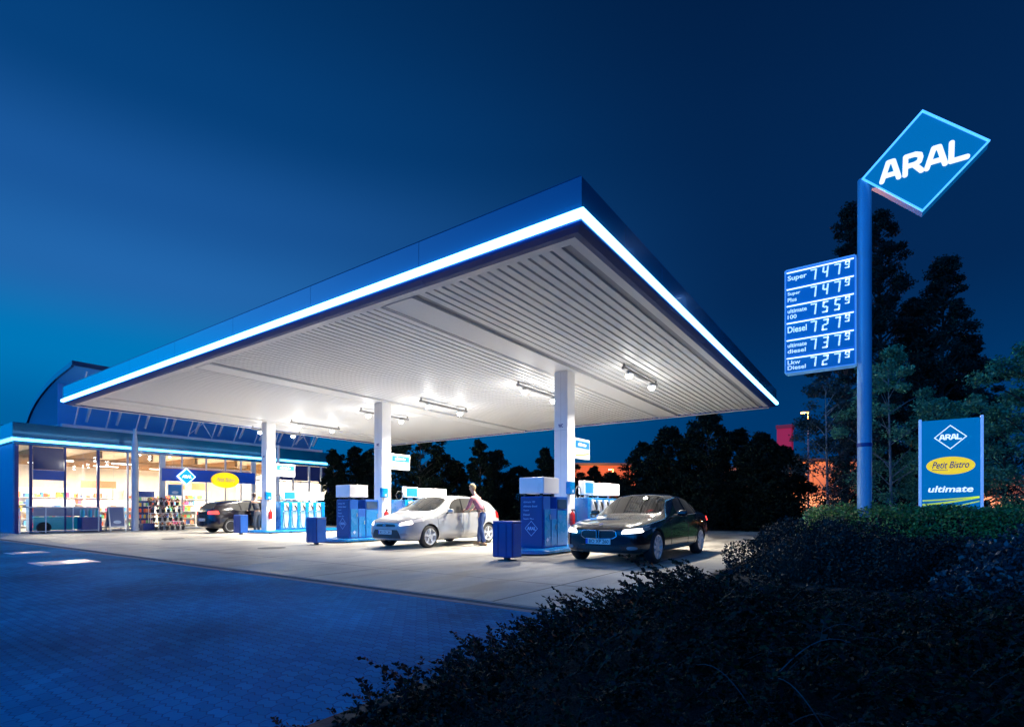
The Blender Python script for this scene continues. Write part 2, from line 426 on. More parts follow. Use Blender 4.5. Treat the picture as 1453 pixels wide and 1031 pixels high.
# fascia: lip under the band, tall panel above it; one run per side
def fascia_side(p0, p1, nrm, soffit_in):
    # p0,p1 outer corners; profile as (out, z) swept from p0 to p1
    P0, P1 = Vector(p0), Vector(p1); N = Vector(nrm)
    d = (P1 - P0).normalized()
    def run(prof, name, mat, seg=3.1):
        n = len(prof); nseg = max(1, round((P1 - P0).length / seg)); gap = .004
        for k in range(nseg):
            vs = []
            for t_, s, end in ((k / nseg, 1, k == 0), ((k + 1) / nseg, -1, k == nseg - 1)):
                for o_, z in prof:
                    q = P0.lerp(P1, t_) + N * o_ + (d * (-o_) * s if end else d * gap * s)
                    vs.append((q.x, q.y, z))
            fs = [(i, (i + 1) % n, (i + 1) % n + n, i + n) for i in range(n)] + [tuple(range(n)), tuple(range(n, 2 * n))[::-1]]
            cpar(MB().add(vs, fs).build(name, mat))
    run([(-.24, 4.955), (-.21, 4.915), (-.12, 4.92), (-.02, 4.96), (0, 4.99), (0, 5.02), (-.24, 5.02)], 'fascia_lip', m_lip)
    run([(-.02, 5.025), (.04, 5.025), (.07, 5.05), (.07, 5.115), (.04, 5.14), (-.02, 5.14)], 'light_band', m_neon, 4.6)
    run([(0, 5.15), (.012, 5.165), (.012, 5.58), (-.03, 5.63), (-.14, 5.63), (-.14, 5.15)], 'fascia_panel', m_fascia)
fascia_side((X0, Y0), (X1, Y0), (0, -1), 0)
fascia_side((X1, Y0), (X1, Y1), (1, 0), 0)
fascia_side((X1, Y1), (X0, Y1), (0, 1), 0)
fascia_side((X0, Y1), (X0, Y0), (-1, 0), 0)
tr = MB(); tr.box(SX0 - .02, SX1, SY1 - .02, SY1 + .1, 4.90, 4.95); tr.box(SX0 - .10, SX0 - .02, SY0, SY1 + .1, 4.90, 4.952)
cpar(tr.build('edge_trim', m_white))
for cx in COLX:
    w = .215
    col = cpar(box('column', m_white, cx - w, cx + w, 12.85, 13.28, .1, ZS - .012, None, .015))
    for z in (.9, 3.0):
        pass
    seam = MB(); seam.box(cx - .004, cx + .004, 12.846, 12.8495, .1, 4.9); seam.box(cx - w, cx + w, 12.8455, 12.8492, 3.28, 3.29)
    so = seam.build('seam', m_offw); so.parent = col
    # small dark blue mark on the front of the column
    mk = text('WC', m_dblue, 'column_mark', col, (cx - .075, 12.846, 3.36), (1, 0, 0), (0, 0, 1), .15, .1, offset=.03)
# floodlights: a rail with two lamp heads, six of them
proto = None
m_rail = M('lamp_rail_grey', (.20, .20, .21), .4)
def lamp_at(x, y0, label):
    global proto
    if proto is None:
        e = empty('ceiling_light', (x, y0, ZS), label=label, cat='ceiling light', group='twin floodlights under the canopy')
        r_ = MB(); r_.box(-.04, .04, -1.25, 1.25, -.16, -.09)
        for s in (-1, 1): r_.box(-.02, .02, s * 1.2 - .02, s * 1.2 + .02, -.089, 0)
        r_.build('rail', m_rail, e)
        for s in (-1, 1):
            h = MB(); h.lathe([(-.24, .10), (-.23, .105), (-.20, .10), (-.161, .05)], 'z', 20, (0, s * .85, 0)); ho = h.build('lamp_head', m_offw, e, smooth=True)
            MB().lathe([(-.34, .02), (-.33, .055), (-.29, .085), (-.241, .095)], 'z', 20, (0, s * .85, 0)).build('lens', m_lamp, ho)
        proto = e
    else:
        e = copy_tree(proto, None, (x, y0, ZS), None, label)
    for s in (-1, 1):
        la = bpy.data.lights.new('flood_lamp', 'AREA'); la.shape = 'DISK'; la.size = .2; la.energy = FORE_W; la.color = (1, .925, .79); la.spread = R(126)
        lo = bpy.data.objects.new('flood_lamp', la); C.objects.link(lo); lo.location = (0, s * .85, -.37); lo.parent = e
        pt = bpy.data.lights.new('spill_lamp', 'POINT'); pt.energy = CEIL_W; pt.color = (1, .97, .9); pt.shadow_soft_size = .08
        po = bpy.data.objects.new('spill_lamp', pt); C.objects.link(po); po.location = (.0, s * .85, -.50); po.parent = e
for x, lab in ((-5.65, 'twin floodlight on a rail under the slatted soffit, rightmost, above the black saloon'),
               (-9.05, 'twin floodlight on a rail just left of the right-hand column'),
               (-13.15, 'twin floodlight on a rail just right of the middle column, above the white car'),
               (-16.35, 'twin floodlight on a rail crossing behind the middle column'),
               (-20.95, 'twin floodlight on a rail just right of the left-hand column'),
               (-24.1, 'twin floodlight on a rail left of the left-hand column, close to the canopy edge')):
    lamp_at(x, 14.35, lab)

# ------------------------------------------------------------ pump islands
def island(cx, y0, y1, w, label):
    e = empty('pump_island', (cx, (y0 + y1) / 2, 0), label=label, cat='pump island', group='blue plinths that carry the pumps')
    L = (y1 - y0) / 2
    def ring(r, hw, z):
        pts = []
        for k in range(17): t = PI + PI * k / 16; pts.append((hw * math.cos(t), -(L - hw * .5) + hw * .5 * math.sin(t), z))
        for k in range(17): t = PI * k / 16; pts.append((hw * math.cos(t), (L - hw * .5) + hw * .5 * math.sin(t), z))
        return pts
    prof = [(w - .03, .035), (w, .05), (w, .105), (w - .04, .125), (w - .10, .128)]
    vs = []; n = 34
    for hw, z in prof: vs += ring(0, hw, z)
    fs = [(i * n + k, i * n + (k + 1) % n, (i + 1) * n + (k + 1) % n, (i + 1) * n + k) for i in range(len(prof) - 1) for k in range(n)]
    fs += [tuple(range(n))[::-1], tuple(range((len(prof) - 1) * n, len(prof) * n))]
    MB().add(vs, fs).build('plinth', m_cyan, e, smooth=True)
    ft = MB(); yy = -L + .5
    while yy < L - .4:
        for s in (-1, 1): ft.box(s * (w - .2) - .05, s * (w - .2) + .05, yy - .05, yy + .05, 0, .04)
        yy += .95
    ft.build('feet', m_dark, e)
    return e
island(-22.65, 12.3, 17.2, .85, 'blue plinth island around the left-hand column, nearest the shop')
island(-14.7, 10.35, 17.2, .78, 'blue plinth island around the middle column, behind the white car')
island(-7.15, 10.2, 17.2, .78, 'blue plinth island around the right-hand column, beside the black saloon')

# near dispenser: dark end panel with lettering, two door bays, pale light box on top
def cabinet(cx, y0, label):
    e = empty('fuel_dispenser', (cx, y0, .128), label=label, cat='fuel dispenser', group='fuel dispensers with a lettered end panel')
    w, L, H = .33, 1.22, 1.27
    b = MB(); b.box(-w, w, .03, .36, 0, H); b.box(-w, w, .36, .66, 0, H * .76); b.box(-w, w, .66, L, 0, H)
    b.build('housing', m_blue, e, .012)
    ep = box('end_panel', m_dblue, -w + .01, w - .01, 0, .028, .02, H - .03, e, .008)
    z = H - .16
    for s_, ww in (('ultimate 100', .34), ('ultimate diesel', .40), ('Super', .17), ('Diesel', .18), ('Super Plus', .30)):
        text(s_, m_palel, 'lettering', ep, (-w + .1, -.001, z), (1, 0, 0), (0, 0, 1), ww, .05, .002); z -= .105
    dm = MB(); c0, zz, a_, t_ = 0, .48, .19, .016
    for k in range(4):
        a0, a1 = PI / 2 * k, PI / 2 * (k + 1)
        P = [(c0 + (a_ + q) * math.cos(a), zz + (a_ + q) * math.sin(a)) for a, q in ((a0, 0), (a1, 0), (a1, -t_), (a0, -t_))]
        dm.prism(P, lambda u, v, t: (u, t, v), -.003, .0005)
    dm.build('emblem_frame', m_palel, ep)
    text('ARAL', m_palel, 'emblem_lettering', ep, (-.13, -.001, zz - .04), (1, 0, 0), (0, 0, 1), .26, .085, .002, offset=.03, shear=.15)
    for (ya, yb, za, zb) in ((.06, .34, .04, H - .32), (.38, .64, .04, .70), (.68, L - .03, .04, .92)):
        for s in (-1, 1):
            dr = MB(); dr.box(min(s * (w + .002), s * (w + .018)), max(s * (w + .002), s * (w + .018)), ya, yb, za, zb)
            do = dr.build('door', m_cyan, e, .006)
            k_ = MB(); k_.box(min(s * (w + .02), s * (w + .035)), max(s * (w + .02), s * (w + .035)), yb - .05, yb - .03, zb - .25, zb - .13); k_.build('handle', m_steel, do)
    for s in (-1, 1):
        box('display', M('display_glass', (.02, .05, .12), .12, var=.03), min(s * (w + .002), s * (w + .02)), max(s * (w + .002), s * (w + .02)), .7, L - .06, .97, 1.2, e, .004)
    # small diamond emblems near the foot
    for s in (-1, 1):
        dd = MB(); dd.prism([(.2 + .06, .20), (.2, .26), (.2 - .06, .20), (.2, .14)], lambda u, v, t: (s * t, u, v), w + .0185, w + .022); dd.build('emblem', m_lbox if False else m_palel, e)
    lg = MB(); 
    for s in (-1, 1):
        for yy in (.08, .62): lg.box(s * .24 - .03, s * .24 + .03, yy - .03, yy + .03, H, H + .07)
    lg.build('bracket', m_dark, e)
    box('light_box', M('dispenser_head', (.82, .82, .84), .3, var=.03, vs=3), -w - .03, w + .03, .0, .74, H + .07, H + .47, e, .015)
    return e
cab = cabinet(-7.1, 10.88, 'lettered dark blue fuel dispenser beside the black saloon, right of the white car')
c2 = copy_tree(cab, None, (-14.45, 10.88, .128), None, 'lettered dark blue fuel dispenser directly left of the white car')

# far dispenser: row of nozzles, display head, white light box
def nozzle_pump(cx, y0, label):
    e = empty('fuel_pump', (cx, y0, .128), label=label, cat='fuel pump', group='multi nozzle fuel pumps behind the columns')
    w, L, H = .36, 2.3, 1.28
    box('housing', m_cyan, -w, w, 0, L, 0, H, e, .015)
    for i in range(5):
        yy = .25 + i * .42
        for s in (-1, 1):
            bay = MB(); bay.box(min(s * w, s * (w + .012)), max(s * w, s * (w + .012)), yy - .14, yy + .14, .08, H - .42); bay.build('bay_panel', M('bay_panel_metal', (.35, .62, .85), .25, var=.05, vs=4), e, .005)
            nz_ = MB()
            nz_.box(min(s * (w + .002), s * (w + .07)), max(s * (w + .002), s * (w + .07)), yy - .10, yy + .10, H - .40, H - .06, 0)
            no = nz_.build('nozzle_boot', m_white, e, .02)
            g = MB(); X = s * (w + .11)
            g.tube([(X, yy + .07, H - .38), (X, yy + .05, H - .28), (X, yy - .03, H - .16), (X, yy - .08, H - .10)], [.02, .028, .03, .014], 8)
            g.tube([(X, yy + .09, H - .33), (X, yy + .11, H - .24), (X, yy + .02, H - .13)], .01, 6)
            go = g.build('nozzle', m_dark, e, smooth=True)
            hp = MB(); hp.tube([(X, yy + .07, H - .38), (X + s * .02, yy + .085, H - .7), (X + s * .03, yy + .03, .12), (X + s * .02, yy - .06, .06), (s * (w + .05), yy - .1, .2), (s * (w + .02), yy - .12, H - .45)], .016, 7)
            hp.build('hose', m_black, go, smooth=True)
    # display head with white rim on short legs
    dh = MB(); dh.box(-.10, .10, .28, .92, H + .10, H + .50); d_o = dh.build('display_head', m_white, e, .02)
    for s in (-1, 1):
        MB().box(min(s * .101, s * .108), max(s * .101, s * .108), .33, .87, H + .15, H + .45).build('screen', M('blue_screen', (.01, .1, .4), .1, emit=(.05, .35, .9), es=.8), d_o)
    MB().box(-.03, .03, .5, .7, H, H + .11).build('neck', m_steel, e)
    hl = MB()
    for yc in (.08, 1.12):
        hl.tube([(.0, yc + .17 * math.cos(t), H + .16 + .17 * math.sin(t)) for t in [PI * k / 10 * 2 for k in range(11)]], .014, 6)
    hl.build('hose_loop', m_dark, e, smooth=True)
    bk = MB()
    for yy in (1.35, 2.1): bk.box(-.02, .02, yy - .02, yy + .02, H, H + .10)
    bk.build('bracket', m_steel, e)
    box('light_box', m_lbox, -.30, .30, 1.15, 2.3, H + .10, H + .46, e, .015)
    return e
np_ = nozzle_pump(-22.6, 13.42, 'row of fuel nozzles on a bright blue pump beside the left-hand column')
copy_tree(np_, None, (-14.6, 13.42, .128), None, 'blue fuel pump with a white light box, seen over the bonnet of the white car')
copy_tree(np_, None, (-7.2, 13.42, .128), None, 'blue fuel pump with a white light box, seen over the bonnet of the black saloon')

# waste bins on a short foot
def bin_(x, y, label, lit=0):
    e = empty('waste_bin', (x, y, 0), label=label, cat='waste bin', group='blue waste bins at the island ends')
    b = MB(); b.box(-.255, .255, -.17, .17, .07, .80); b.build('body', m_dblue if lit == 0 else m_blue, e, .012)
    for a, c in ((-.25, -.11), (-.095, .10), (.115, .25)):
        box('front_panel', m_dblue, a, c, -.182, -.172, .09, .78, e, .004)
    for s in (-1, 1):
        box('side_panel', m_blue, min(s * .257, s * .266), max(s * .257, s * .266), -.15, .15, .09, .78, e, .004)
    lid = MB(); lid.box(-.26, .26, -.175, .175, .802, .835); lid.build('lid', m_blue, e, .012)
    MB().box(-.05, .05, -.05, .05, 0, .07).box(-.16, .16, -.12, .12, 0.001, .015).build('foot', m_dark, e)
    return e
b0 = bin_(-6.55, 9.1, 'dark blue waste bin standing left of the dispenser by the black saloon')
copy_tree(b0, None, (-14.08, 9.65, 0), None, 'dark blue waste bin left of the dispenser by the white car')
copy_tree(b0, None, (-22.2, 11.6, 0), None, 'blue waste bin beside the small black hatchback, left of the left-hand column')

# things hung on the columns
cnames = ('left-hand', 'middle', 'right-hand')
ext0 = tow0 = sign0 = None
for cx, nm in zip(COLX, cnames):
    lab = 'red fire extinguisher low on the %s column' % nm
    if ext0 is None:
        ext0 = empty('fire_extinguisher', (cx + .30, 12.98, .62), label=lab, cat='fire extinguisher', group='fire extinguishers on the columns')
        MB().lathe([(0, .05), (.02, .075), (.30, .075), (.36, .05), (.39, .022), (.42, .022)], 'z', 18).build('cylinder_body', m_red, ext0, smooth=True)
        MB().box(-.04, .09, -.015, .015, .42, .45).box(-.03, .07, -.012, .012, .46, .475).build('valve', m_dark, ext0)
        MB().tube([(.05, 0, .43), (.11, .02, .36), (.1, .03, .2), (.09, .03, .1)], .01, 6).build('hose', m_black, ext0, smooth=True)
        MB().box(-.085, -.07, -.05, .05, .05, .35).build('bracket', m_steel, ext0)
    else: copy_tree(ext0, None, (cx + .30, 12.98, .62), None, lab)
    lab = 'small blue towel box on the %s column' % nm
    if tow0 is None:
        tow0 = empty('towel_dispenser', (cx + .29, 12.9, 1.5), label=lab, cat='towel box', group='towel boxes on the columns')
        MB().box(-.07, .07, -.16, .12, 0, .34).build('case', m_cyan, tow0, .015)
        MB().box(.071, .076, -.05, .04, .04, .12).build('label_plate', m_palel, tow0)
        MB().box(-.06, .06, -.12, .10, -.012, -.001).build('slot', m_dark, tow0)
    else: copy_tree(tow0, None, (cx + .29, 12.9, 1.5), None, lab)
    lab = 'lit advertising box high behind the %s column' % nm
    if sign0 is None:
        sign0 = empty('advertising_box', (cx + .12, 13.3, 2.55), label=lab, cat='lit sign', group='lit advertising boxes on the columns')
        MB().box(-.07, .07, .0, .95, 0, .58).build('case', m_white, sign0, .01)
        fc = MB()
        fc.box(.071, .076, .03, .92, .03, .55)
        fo = fc.build('face', M('sign_face_white', (.3, .45, .55), .3, emit=(.4, .7, .95), es=.5), sign0)
        MB().box(.0765, .079, .05, .9, .30, .50).build('blue_field', M('sign_face_blue', (.01, .12, .4), .3, emit=(.02, .2, .6), es=.6), fo)
        text('ultimate', m_lbox, 'lettering', fo, (.079, .2, .36), (0, 1, 0), (0, 0, 1), .5, .1, .002, offset=.02, shear=.2)
        wv = MB()
        for k in range(12):
            u0, u1 = .05 + .85 * k / 12, .05 + .85 * (k + 1) / 12
            f = lambda u: .10 + .10 * ((u - .05) / .85) ** 1.5
            wv.add([(.0768, u0, f(u0) - .05), (.0768, u1, f(u1) - .05), (.0768, u1, f(u1)), (.0768, u0, f(u0))], [(0, 1, 2, 3)])
        wv.build('stripe', M('sign_stripe_yellow', (.7, .75, .1), .3, emit=(.7, .8, .12), es=.8), fo)
    else: copy_tree(sign0, None, (cx + .12, 13.3, 2.55), None, lab)
# ------------------------------------------------------------ shop
shop = empty('petrol_station_shop', (-31, 14, 0), label='long blue glass-fronted shop with a curved roof behind the canopy at left', cat='shop')
def sp(o, par=None):
    if par is None: o.parent = shop; o.location = (31, -14, 0)
    else: o.parent = par
    return o
FX = -31.0; SY_0, SY_1 = 6.3, 22.25
m_wallw = M('shop_inner_wall', (.78, .72, .62), .6, var=.06, vs=2)
m_floor = M('shop_tiles', (.45, .42, .38), .25, var=.1, vs=4)
m_ceil = M('shop_ceiling', (.75, .62, .45), .6, var=.08, vs=2)
sp(box('floor', m_floor, -38, FX - .02, SY_0 + .1, SY_1 - .1, .01, .05))
sp(MB().box(-38.1, -38, SY_0, SY_1, 0, 4.0).box(-37.99, FX - .06, SY_1 - .12, SY_1, 0, 4.0).box(-34.2, -34.1, 17.6, SY_1 - .13, .05, 3.9).build('inner_wall', m_wallw))
sp(box('side_wall', M('side_wall_blue', (.02, .12, .32), .4, var=.06, vs=2), -37.99, FX - .3, SY_0, SY_0 + .12, 0, 4.0))
sp(box('ceiling', m_ceil, -37.98, FX - .05, SY_0 + .13, SY_1 - .13, 3.9, 3.96))
bm_ = MB()
for k in range(6): bm_.box(-32.2 - k * .95, -32.05 - k * .95, 6.6, 22.0, 3.42, 3.545)
for k in range(7): bm_.box(-37.9, FX - .35, 7.2 + k * 2.2, 7.36 + k * 2.2, 3.55, 3.89)
sp(bm_.build('ceiling_beam', M('timber_beam', (.42, .24, .11), .5, var=.15, vs=4)))
# fascia with its band
f = MB(); f.box(FX - .15, FX + .10, SY_0 - .10, SY_1 + .1, 4.24, 4.86); f.box(-38.1, FX - .151, SY_0 - .10, SY_0 + .1, 4.24, 4.86)
f.box(FX - .15, FX + .06, SY_0 - .05, SY_1 + .05, 3.9, 4.02); f.box(-38.1, FX - .151, SY_0 - .05, SY_0 + .1, 3.97 + .035, 4.02)
sp(f.build('fascia', m_fascia, bevel=.01))
sp(MB().box(FX + .0, FX + .15, SY_0 - .15, SY_1 + .15, 4.06, 4.19).box(-38.1, FX - .001, SY_0 - .15, SY_0 - .02, 4.06, 4.19).build('light_band', m_neon2, bevel=.03))
sp(box('flat_roof', m_dark, -38.1, FX - .151, SY_0 + .1, SY_1, 4.5, 4.7))
# glazing: posts, transoms and panes
posts = [(6.34, .14, 'b'), (6.82, .10, 'b'), (8.02, .07, 'b'), (9.28, .10, 'b'), (10.5, .06, 'w'), (10.82, .05, 'w'), (12.05, .26, 'w'), (13.0, .05, 'w'), (14.25, .05, 'w'), (15.3, .05, 'w'), (16.2, .06, 'w'), (16.95, .26, 'w'), (18.35, .12, 'w'), (19.55, .08, 'w'), (20.7, .12, 'w'), (21.6, .10, 'w'), (22.15, .10, 'b')]
for yy, w, c in posts:
    sp(box('window_post', m_dblue if c == 'b' else m_offw, FX - .08, FX + .06, yy - w / 2, yy + w / 2, 0, 3.9, None, .006))
for i in range(len(posts) - 1):
    ya = posts[i][0] + posts[i][1] / 2; yb = posts[i + 1][0] - posts[i + 1][1] / 2
    sp(MB().box(FX - .04, FX - .03, ya, yb, .1, 3.88).build('window_pane', m_glass))
tr = MB(); tr.box(FX - .06, FX + .04, 12.2, 16.8, 3.27, 3.33); tr.box(FX - .06, FX + .04, 17.1, 22.1, 2.78, 2.86)
tr.box(FX - .06, FX + .03, 6.9, 22.1, .02, .1)
sp(tr.build('transom', m_offw))
sp(MB().box(FX - .02, FX + .09, 12.0, 17.0, 2.56, 3.22).build('sign_band', M('sign_band_blue', (.003, .045, .34), .3, emit=(0, .05, .4), es=.25), bevel=.01))
for a, c, z0, z1 in ((6.9, 7.97, 2.84, 3.86), (19.62, 20.6, 2.9, 3.86), (20.78, 21.52, 2.9, 3.86), (21.68, 22.08, 2.9, 3.86), (18.5, 19.5, 2.9, 3.86)):
    sp(MB().box(FX - .02, FX + .02, a, c, z0, z1).build('dark_panel', M('tinted_panel', (.03, .045, .16), .08, spec=.8)))
sp(MB().box(FX - .01, FX + .045, 6.89, 7.98, 2.38, 2.83).build('blue_strip', m_blue))
# parapet panel under window one
sp(MB().box(FX + .0, FX + .05, 6.9, 9.2, .74, 1.16).build('parapet_panel', M('parapet_grey', (.28, .31, .42), .35, var=.05)))
sp(MB().box(FX - .02, FX + .02, 6.9, 9.2, .12, .72).build('lit_plinth', M('lit_plinth_cyan', (.06, .25, .36), .4, emit=(.0, .42, .6), es=.12)))
# lit signs on the sign band
def brand(mat, name, parent, origin, xdir, w, h, ext=.02):
    # ARAL in fat round-ended strokes
    X = Vector(xdir); N = X.cross(Vector((0, 0, 1))); O = Vector(origin); mb = MB(); st = .098
    A_ = [[(.06, 0), (.36, .93), (.62, .93), (.92, 0)], [(.20, .26), (.80, .26)]]
    R_ = [[(.10, 0), (.10, .93), (.58, .93), (.80, .84), (.84, .68), (.78, .50), (.56, .42), (.10, .42)], [(.52, .42), (.90, 0)]]
    L_ = [[(.10, .93), (.10, .02), (.82, .02)]]
    k = 0; adv = (0, 1.14, 2.24, 3.34); tot = 4.18
    for G, x0_ in zip((A_, R_, A_, L_), adv):
        for pl in G:
            for a, b_ in zip(pl, pl[1:]):
                def cv(p): return Vector(((x0_ + p[0] + .03 * p[1]) / tot * w, st * h + p[1] * h * (1 - 2 * st) / .93, 0))
                a3, b3 = cv(a), cv(b_); d_ = (b3 - a3).normalized(); nn = Vector((-d_.y, d_.x, 0)); r_ = st * h
                pts = []
                for q in range(9): t = PI / 2 + PI * q / 8; pts.append(a3 + (d_ * math.cos(t) + nn * math.sin(t)) * r_)
                for q in range(9): t = -PI / 2 + PI * q / 8; pts.append(b3 + (d_ * math.cos(t) + nn * math.sin(t)) * r_)
                e_ = ext + .0006 * k; k += 1
                mb.prism([(p.x, p.y) for p in pts], lambda u, v, t: tuple(O + X * u + Vector((0, 0, v)) + N * t), 0, e_)
    return mb.build(name, mat, parent)
dz = empty('diamond_sign', (FX + .16, 13.15, 2.82), label='small lit blue diamond sign reading ARAL on the shop front', cat='lit sign')
def diamond(a, x0_, x1_): return MB().prism([(a, 0), (0, a), (-a, 0), (0, -a)], lambda u, v, t: (t, u, v), x0_, x1_)
diamond(.46, -.06, .04).build('rim', M('sign_rim_lit', (.8, .9, 1), .3, emit=(.6, .9, 1), es=3), dz)
diamond(.40, .041, .06).build('face', M('sign_face_cyan', (.0, .35, .7), .3, emit=(.0, .36, .72), es=1), dz)
text('ARAL', M('lit_letter', (1, 1, 1), .3, emit=(1, 1, 1), es=1.6), 'lettering', dz, (.061, -.24, -.075), (0, 1, 0), (0, 0, 1), .48, .15, .01, offset=.04, shear=.15)
ov = empty('oval_sign', (FX + .16, 15.22, 2.72), label='lit yellow oval sign with grey script on the shop front', cat='lit sign')
def oval(a, c, x0_, x1_): return MB().prism([(a * math.cos(2 * PI * k / 40), c * math.sin(2 * PI * k / 40)) for k in range(40)], lambda u, v, t: (t, u, v), x0_, x1_)
m_yel = M('sign_yellow_lit', (.9, .68, .02), .3, emit=(1, .72, .0), es=.95)
oval(.75, .42, -.06, .05).build('face', m_yel, ov, .01)
oval(.77, .44, -.08, .03).build('rim', M('sign_rim_amber', (.8, .45, .02), .3, emit=(1, .55, .02), es=.6), ov)
text('Petit Bistro', M('grey_script', (.35, .4, .42), .4), 'lettering', ov, (.051, -.5, -.1), (0, 1, 0), (0, 0, 1), 1.0, .24, .006, offset=.012, shear=.35)
# round white steel post in front of the facade carrying the curved roof
sp(MB().lathe([(0, .16), (.03, .16), (.031, .15), (4.15, .15), (4.16, .12), (4.85, .07), (5.0, .07)], 'z', 20, (-30.05, 10.48, 0)).build('roof_post', m_offw, smooth=True))
sp(MB().lathe([(0, .10), (5.0, .09)], 'z', 16, (-30.6, 18.3, 0)).build('roof_post', m_offw, smooth=True))
# curved wing roof: shell, front beam, raking struts
RY0, RY1 = 8.1, 21.9
arc = []
P_ = [(-37.9, 4.72), (-37.5, 5.5), (-36.4, 6.3), (-34.8, 6.9), (-32.6, 7.38), (-30.1, 7.66)]
def catmull(P, n):
    P = [Vector(p) for p in P]; o = []
    P = [P[0] * 2 - P[1]] + P + [P[-1] * 2 - P[-2]]
    for i in range(1, len(P) - 2):
        for k in range(n):
            t = k / n; a, b_, c, d_ = P[i - 1], P[i], P[i + 1], P[i + 2]
            o.append(.5 * ((2 * b_) + (c - a) * t + (2 * a - 5 * b_ + 4 * c - d_) * t * t + (3 * b_ - a - 3 * c + d_) * t ** 3))
    o.append(P[-2]); return o
arc = catmull(P_, 4)
def shell(off0, off1, y0_, y1_, name, mat):
    n = len(arc); vs = []
    for y_ in (y0_, y1_):
        for o_ in (off0, off1):
            for i, p in enumerate(arc):
                d_ = (arc[min(i + 1, n - 1)] - arc[max(i - 1, 0)]).normalized(); nn = Vector((-d_.y, d_.x))
                q = p + nn * o_; vs.append((q.x, y_, q.y))
    fs = []
    for i in range(n - 1):
        fs += [(i, i + 1, n + i + 1, n + i), (2 * n + i, 3 * n + i, 3 * n + i + 1, 2 * n + i + 1), (i, 2 * n + i, 2 * n + i + 1, i + 1), (n + i, n + i + 1, 3 * n + i + 1, 3 * n + i)]
    fs += [(0, n, 3 * n, 2 * n), (n - 1, 3 * n - 1, 4 * n - 1, 2 * n - 1)]
    return sp(MB().add(vs, fs).build(name, mat, smooth=True))
sh = shell(.0, .06, RY0, RY1, 'curved_roof', sheet_mat('curved_roof_sheet', (.25, .55, .8), (.4, .75, .95), .35))
shell(-.14, .10, RY0 - .10, RY0 - .002, 'roof_edge', M('roof_edge_dark', (.01, .05, .13), .4))
shell(-.14, .10, RY1 + .002, RY1 + .1, 'roof_edge', M('roof_edge_dark', (.01, .05, .13), .4))
sp(box('roof_edge', M('roof_edge_dark'), -30.12, -29.95, RY0 - .1, RY1 + .1, 7.58, 7.78))
sp(MB().box(-32.0, -31.8, RY0, RY1 + .4, 4.95, 5.12).build('front_beam', m_white, bevel=.02))
sp(box('rear_glazing', sheet_mat('clerestory_sheet', (.12, .42, .72), (.3, .65, .9), .1), -32.6, -32.55, RY0 + .05, RY1 - .05, 4.7, 7.15))
k = 0; y = RY0 + .5
while y < RY1 - .2:
    sp(MB().tube([(-31.88, y, 5.12), (-30.25, y + .02, 7.45)], .034, 8).build('strut', m_white, smooth=True))
    sp(MB().tube([(-32.4, y + .62, 5.4), (-31.3, y + .62, 6.7)], [.06, .085], 8).build('strut', m_white, smooth=True))
    if k in (4, 9):
        sp(MB().tube([(-31.85, y, 5.2), (-31.2, y + 1.25, 6.6)], .02, 6).build('brace', m_white)); sp(MB().tube([(-31.85, y + 1.25, 5.2), (-31.2, y, 6.6)], .02, 6).build('brace', m_white))
    y += 1.27; k += 1
sp(MB().tube([(-37.0, RY0 - .04, 5.15), (-31.9, RY0 - .04, 5.05)], .03, 8).build('tie_rod', m_offw))
rf = MB()
for yy in (6.6, 7.5): rf.lathe([(4.71, .16), (5.0, .16), (5.04, .2), (5.1, .12)], 'z', 14, (-34.5, yy, 0))
sp(rf.build('roof_vent', m_steel))
# ceiling lamps inside
for i, yy in enumerate((8.2, 10.9, 13.6, 16.2)):
    for xx in (-32.6, -35.2):
        sp(MB().box(xx - .09, xx + .09, yy - .55, yy + .55, 3.40, 3.45).build('tube_lamp', M('shop_tube_light', (1, 1, 1), .3, emit=(1, .90, .72), es=7)))
for yy in (8.4, 12.2, 16.0, 20.2):
    la = bpy.data.lights.new('shop_lamp', 'AREA'); la.shape = 'RECTANGLE'; la.size = 3.5; la.size_y = 2.2; la.energy = SHOP_W; la.color = (1, .80, .55)
    lo = bpy.data.objects.new('shop_lamp', la); C.objects.link(lo); lo.parent = shop; lo.location = (-33.6 + 31, yy - 14, 3.30)
# shelving with goods
gcols = [(.75, .12, .05), (.8, .55, .08), (.85, .8, .7), (.1, .35, .7), (.8, .3, .15), (.2, .5, .2), (.9, .85, .8), (.6, .1, .25), (.05, .1, .3)]
gm = [M('goods_%s' % n, c, .4) for n, c in zip(('red', 'amber', 'cream', 'blue', 'orange', 'green', 'white', 'wine', 'navy'), gcols)]
def shelf(x, y0_, y1_, h, label, seed):
    rnd = random.Random(seed)
    e = empty('display_shelf', (x, (y0_ + y1_) / 2, .05), label=label, cat='shelf', group='display shelves inside the shop')
    L = (y1_ - y0_) / 2
    fr = MB(); fr.box(-.25, -.22, -L, L, 0, h)
    for s in (-1, 1): fr.box(-.219, .22, s * L - .02, s * L + .02, 0, h)
    n = int(h / .38)
    g = MB()
    for k in range(n):
        z = .12 + k * .38
        fr.box(-.219, .22, -L + .021, L - .021, z, z + .02)
        yy = -L + .05
        while yy < L - .15:
            w = rnd.uniform(.06, .2); hh = rnd.uniform(.12, .30)
            if rnd.random() < .88: g.box(-.1, .19 - rnd.uniform(0, .08), yy, yy + w - .01, z + .022, z + .02 + hh, rnd.randrange(len(gm)))
            yy += w
    fr.build('frame', m_white, e)
    o = g.build('goods', gm, e); o['kind'] = 'stuff'
    return e
shelf(-33.2, 7.2, 8.9, 1.5, 'low goods shelf behind the leftmost shop window', 1)
shelf(-33.6, 9.5, 11.6, 1.5, 'low goods shelf behind the A-frame board', 2)
shelf(-33.2, 12.6, 14.6, 1.15, 'low goods shelf behind the flower stand', 3)
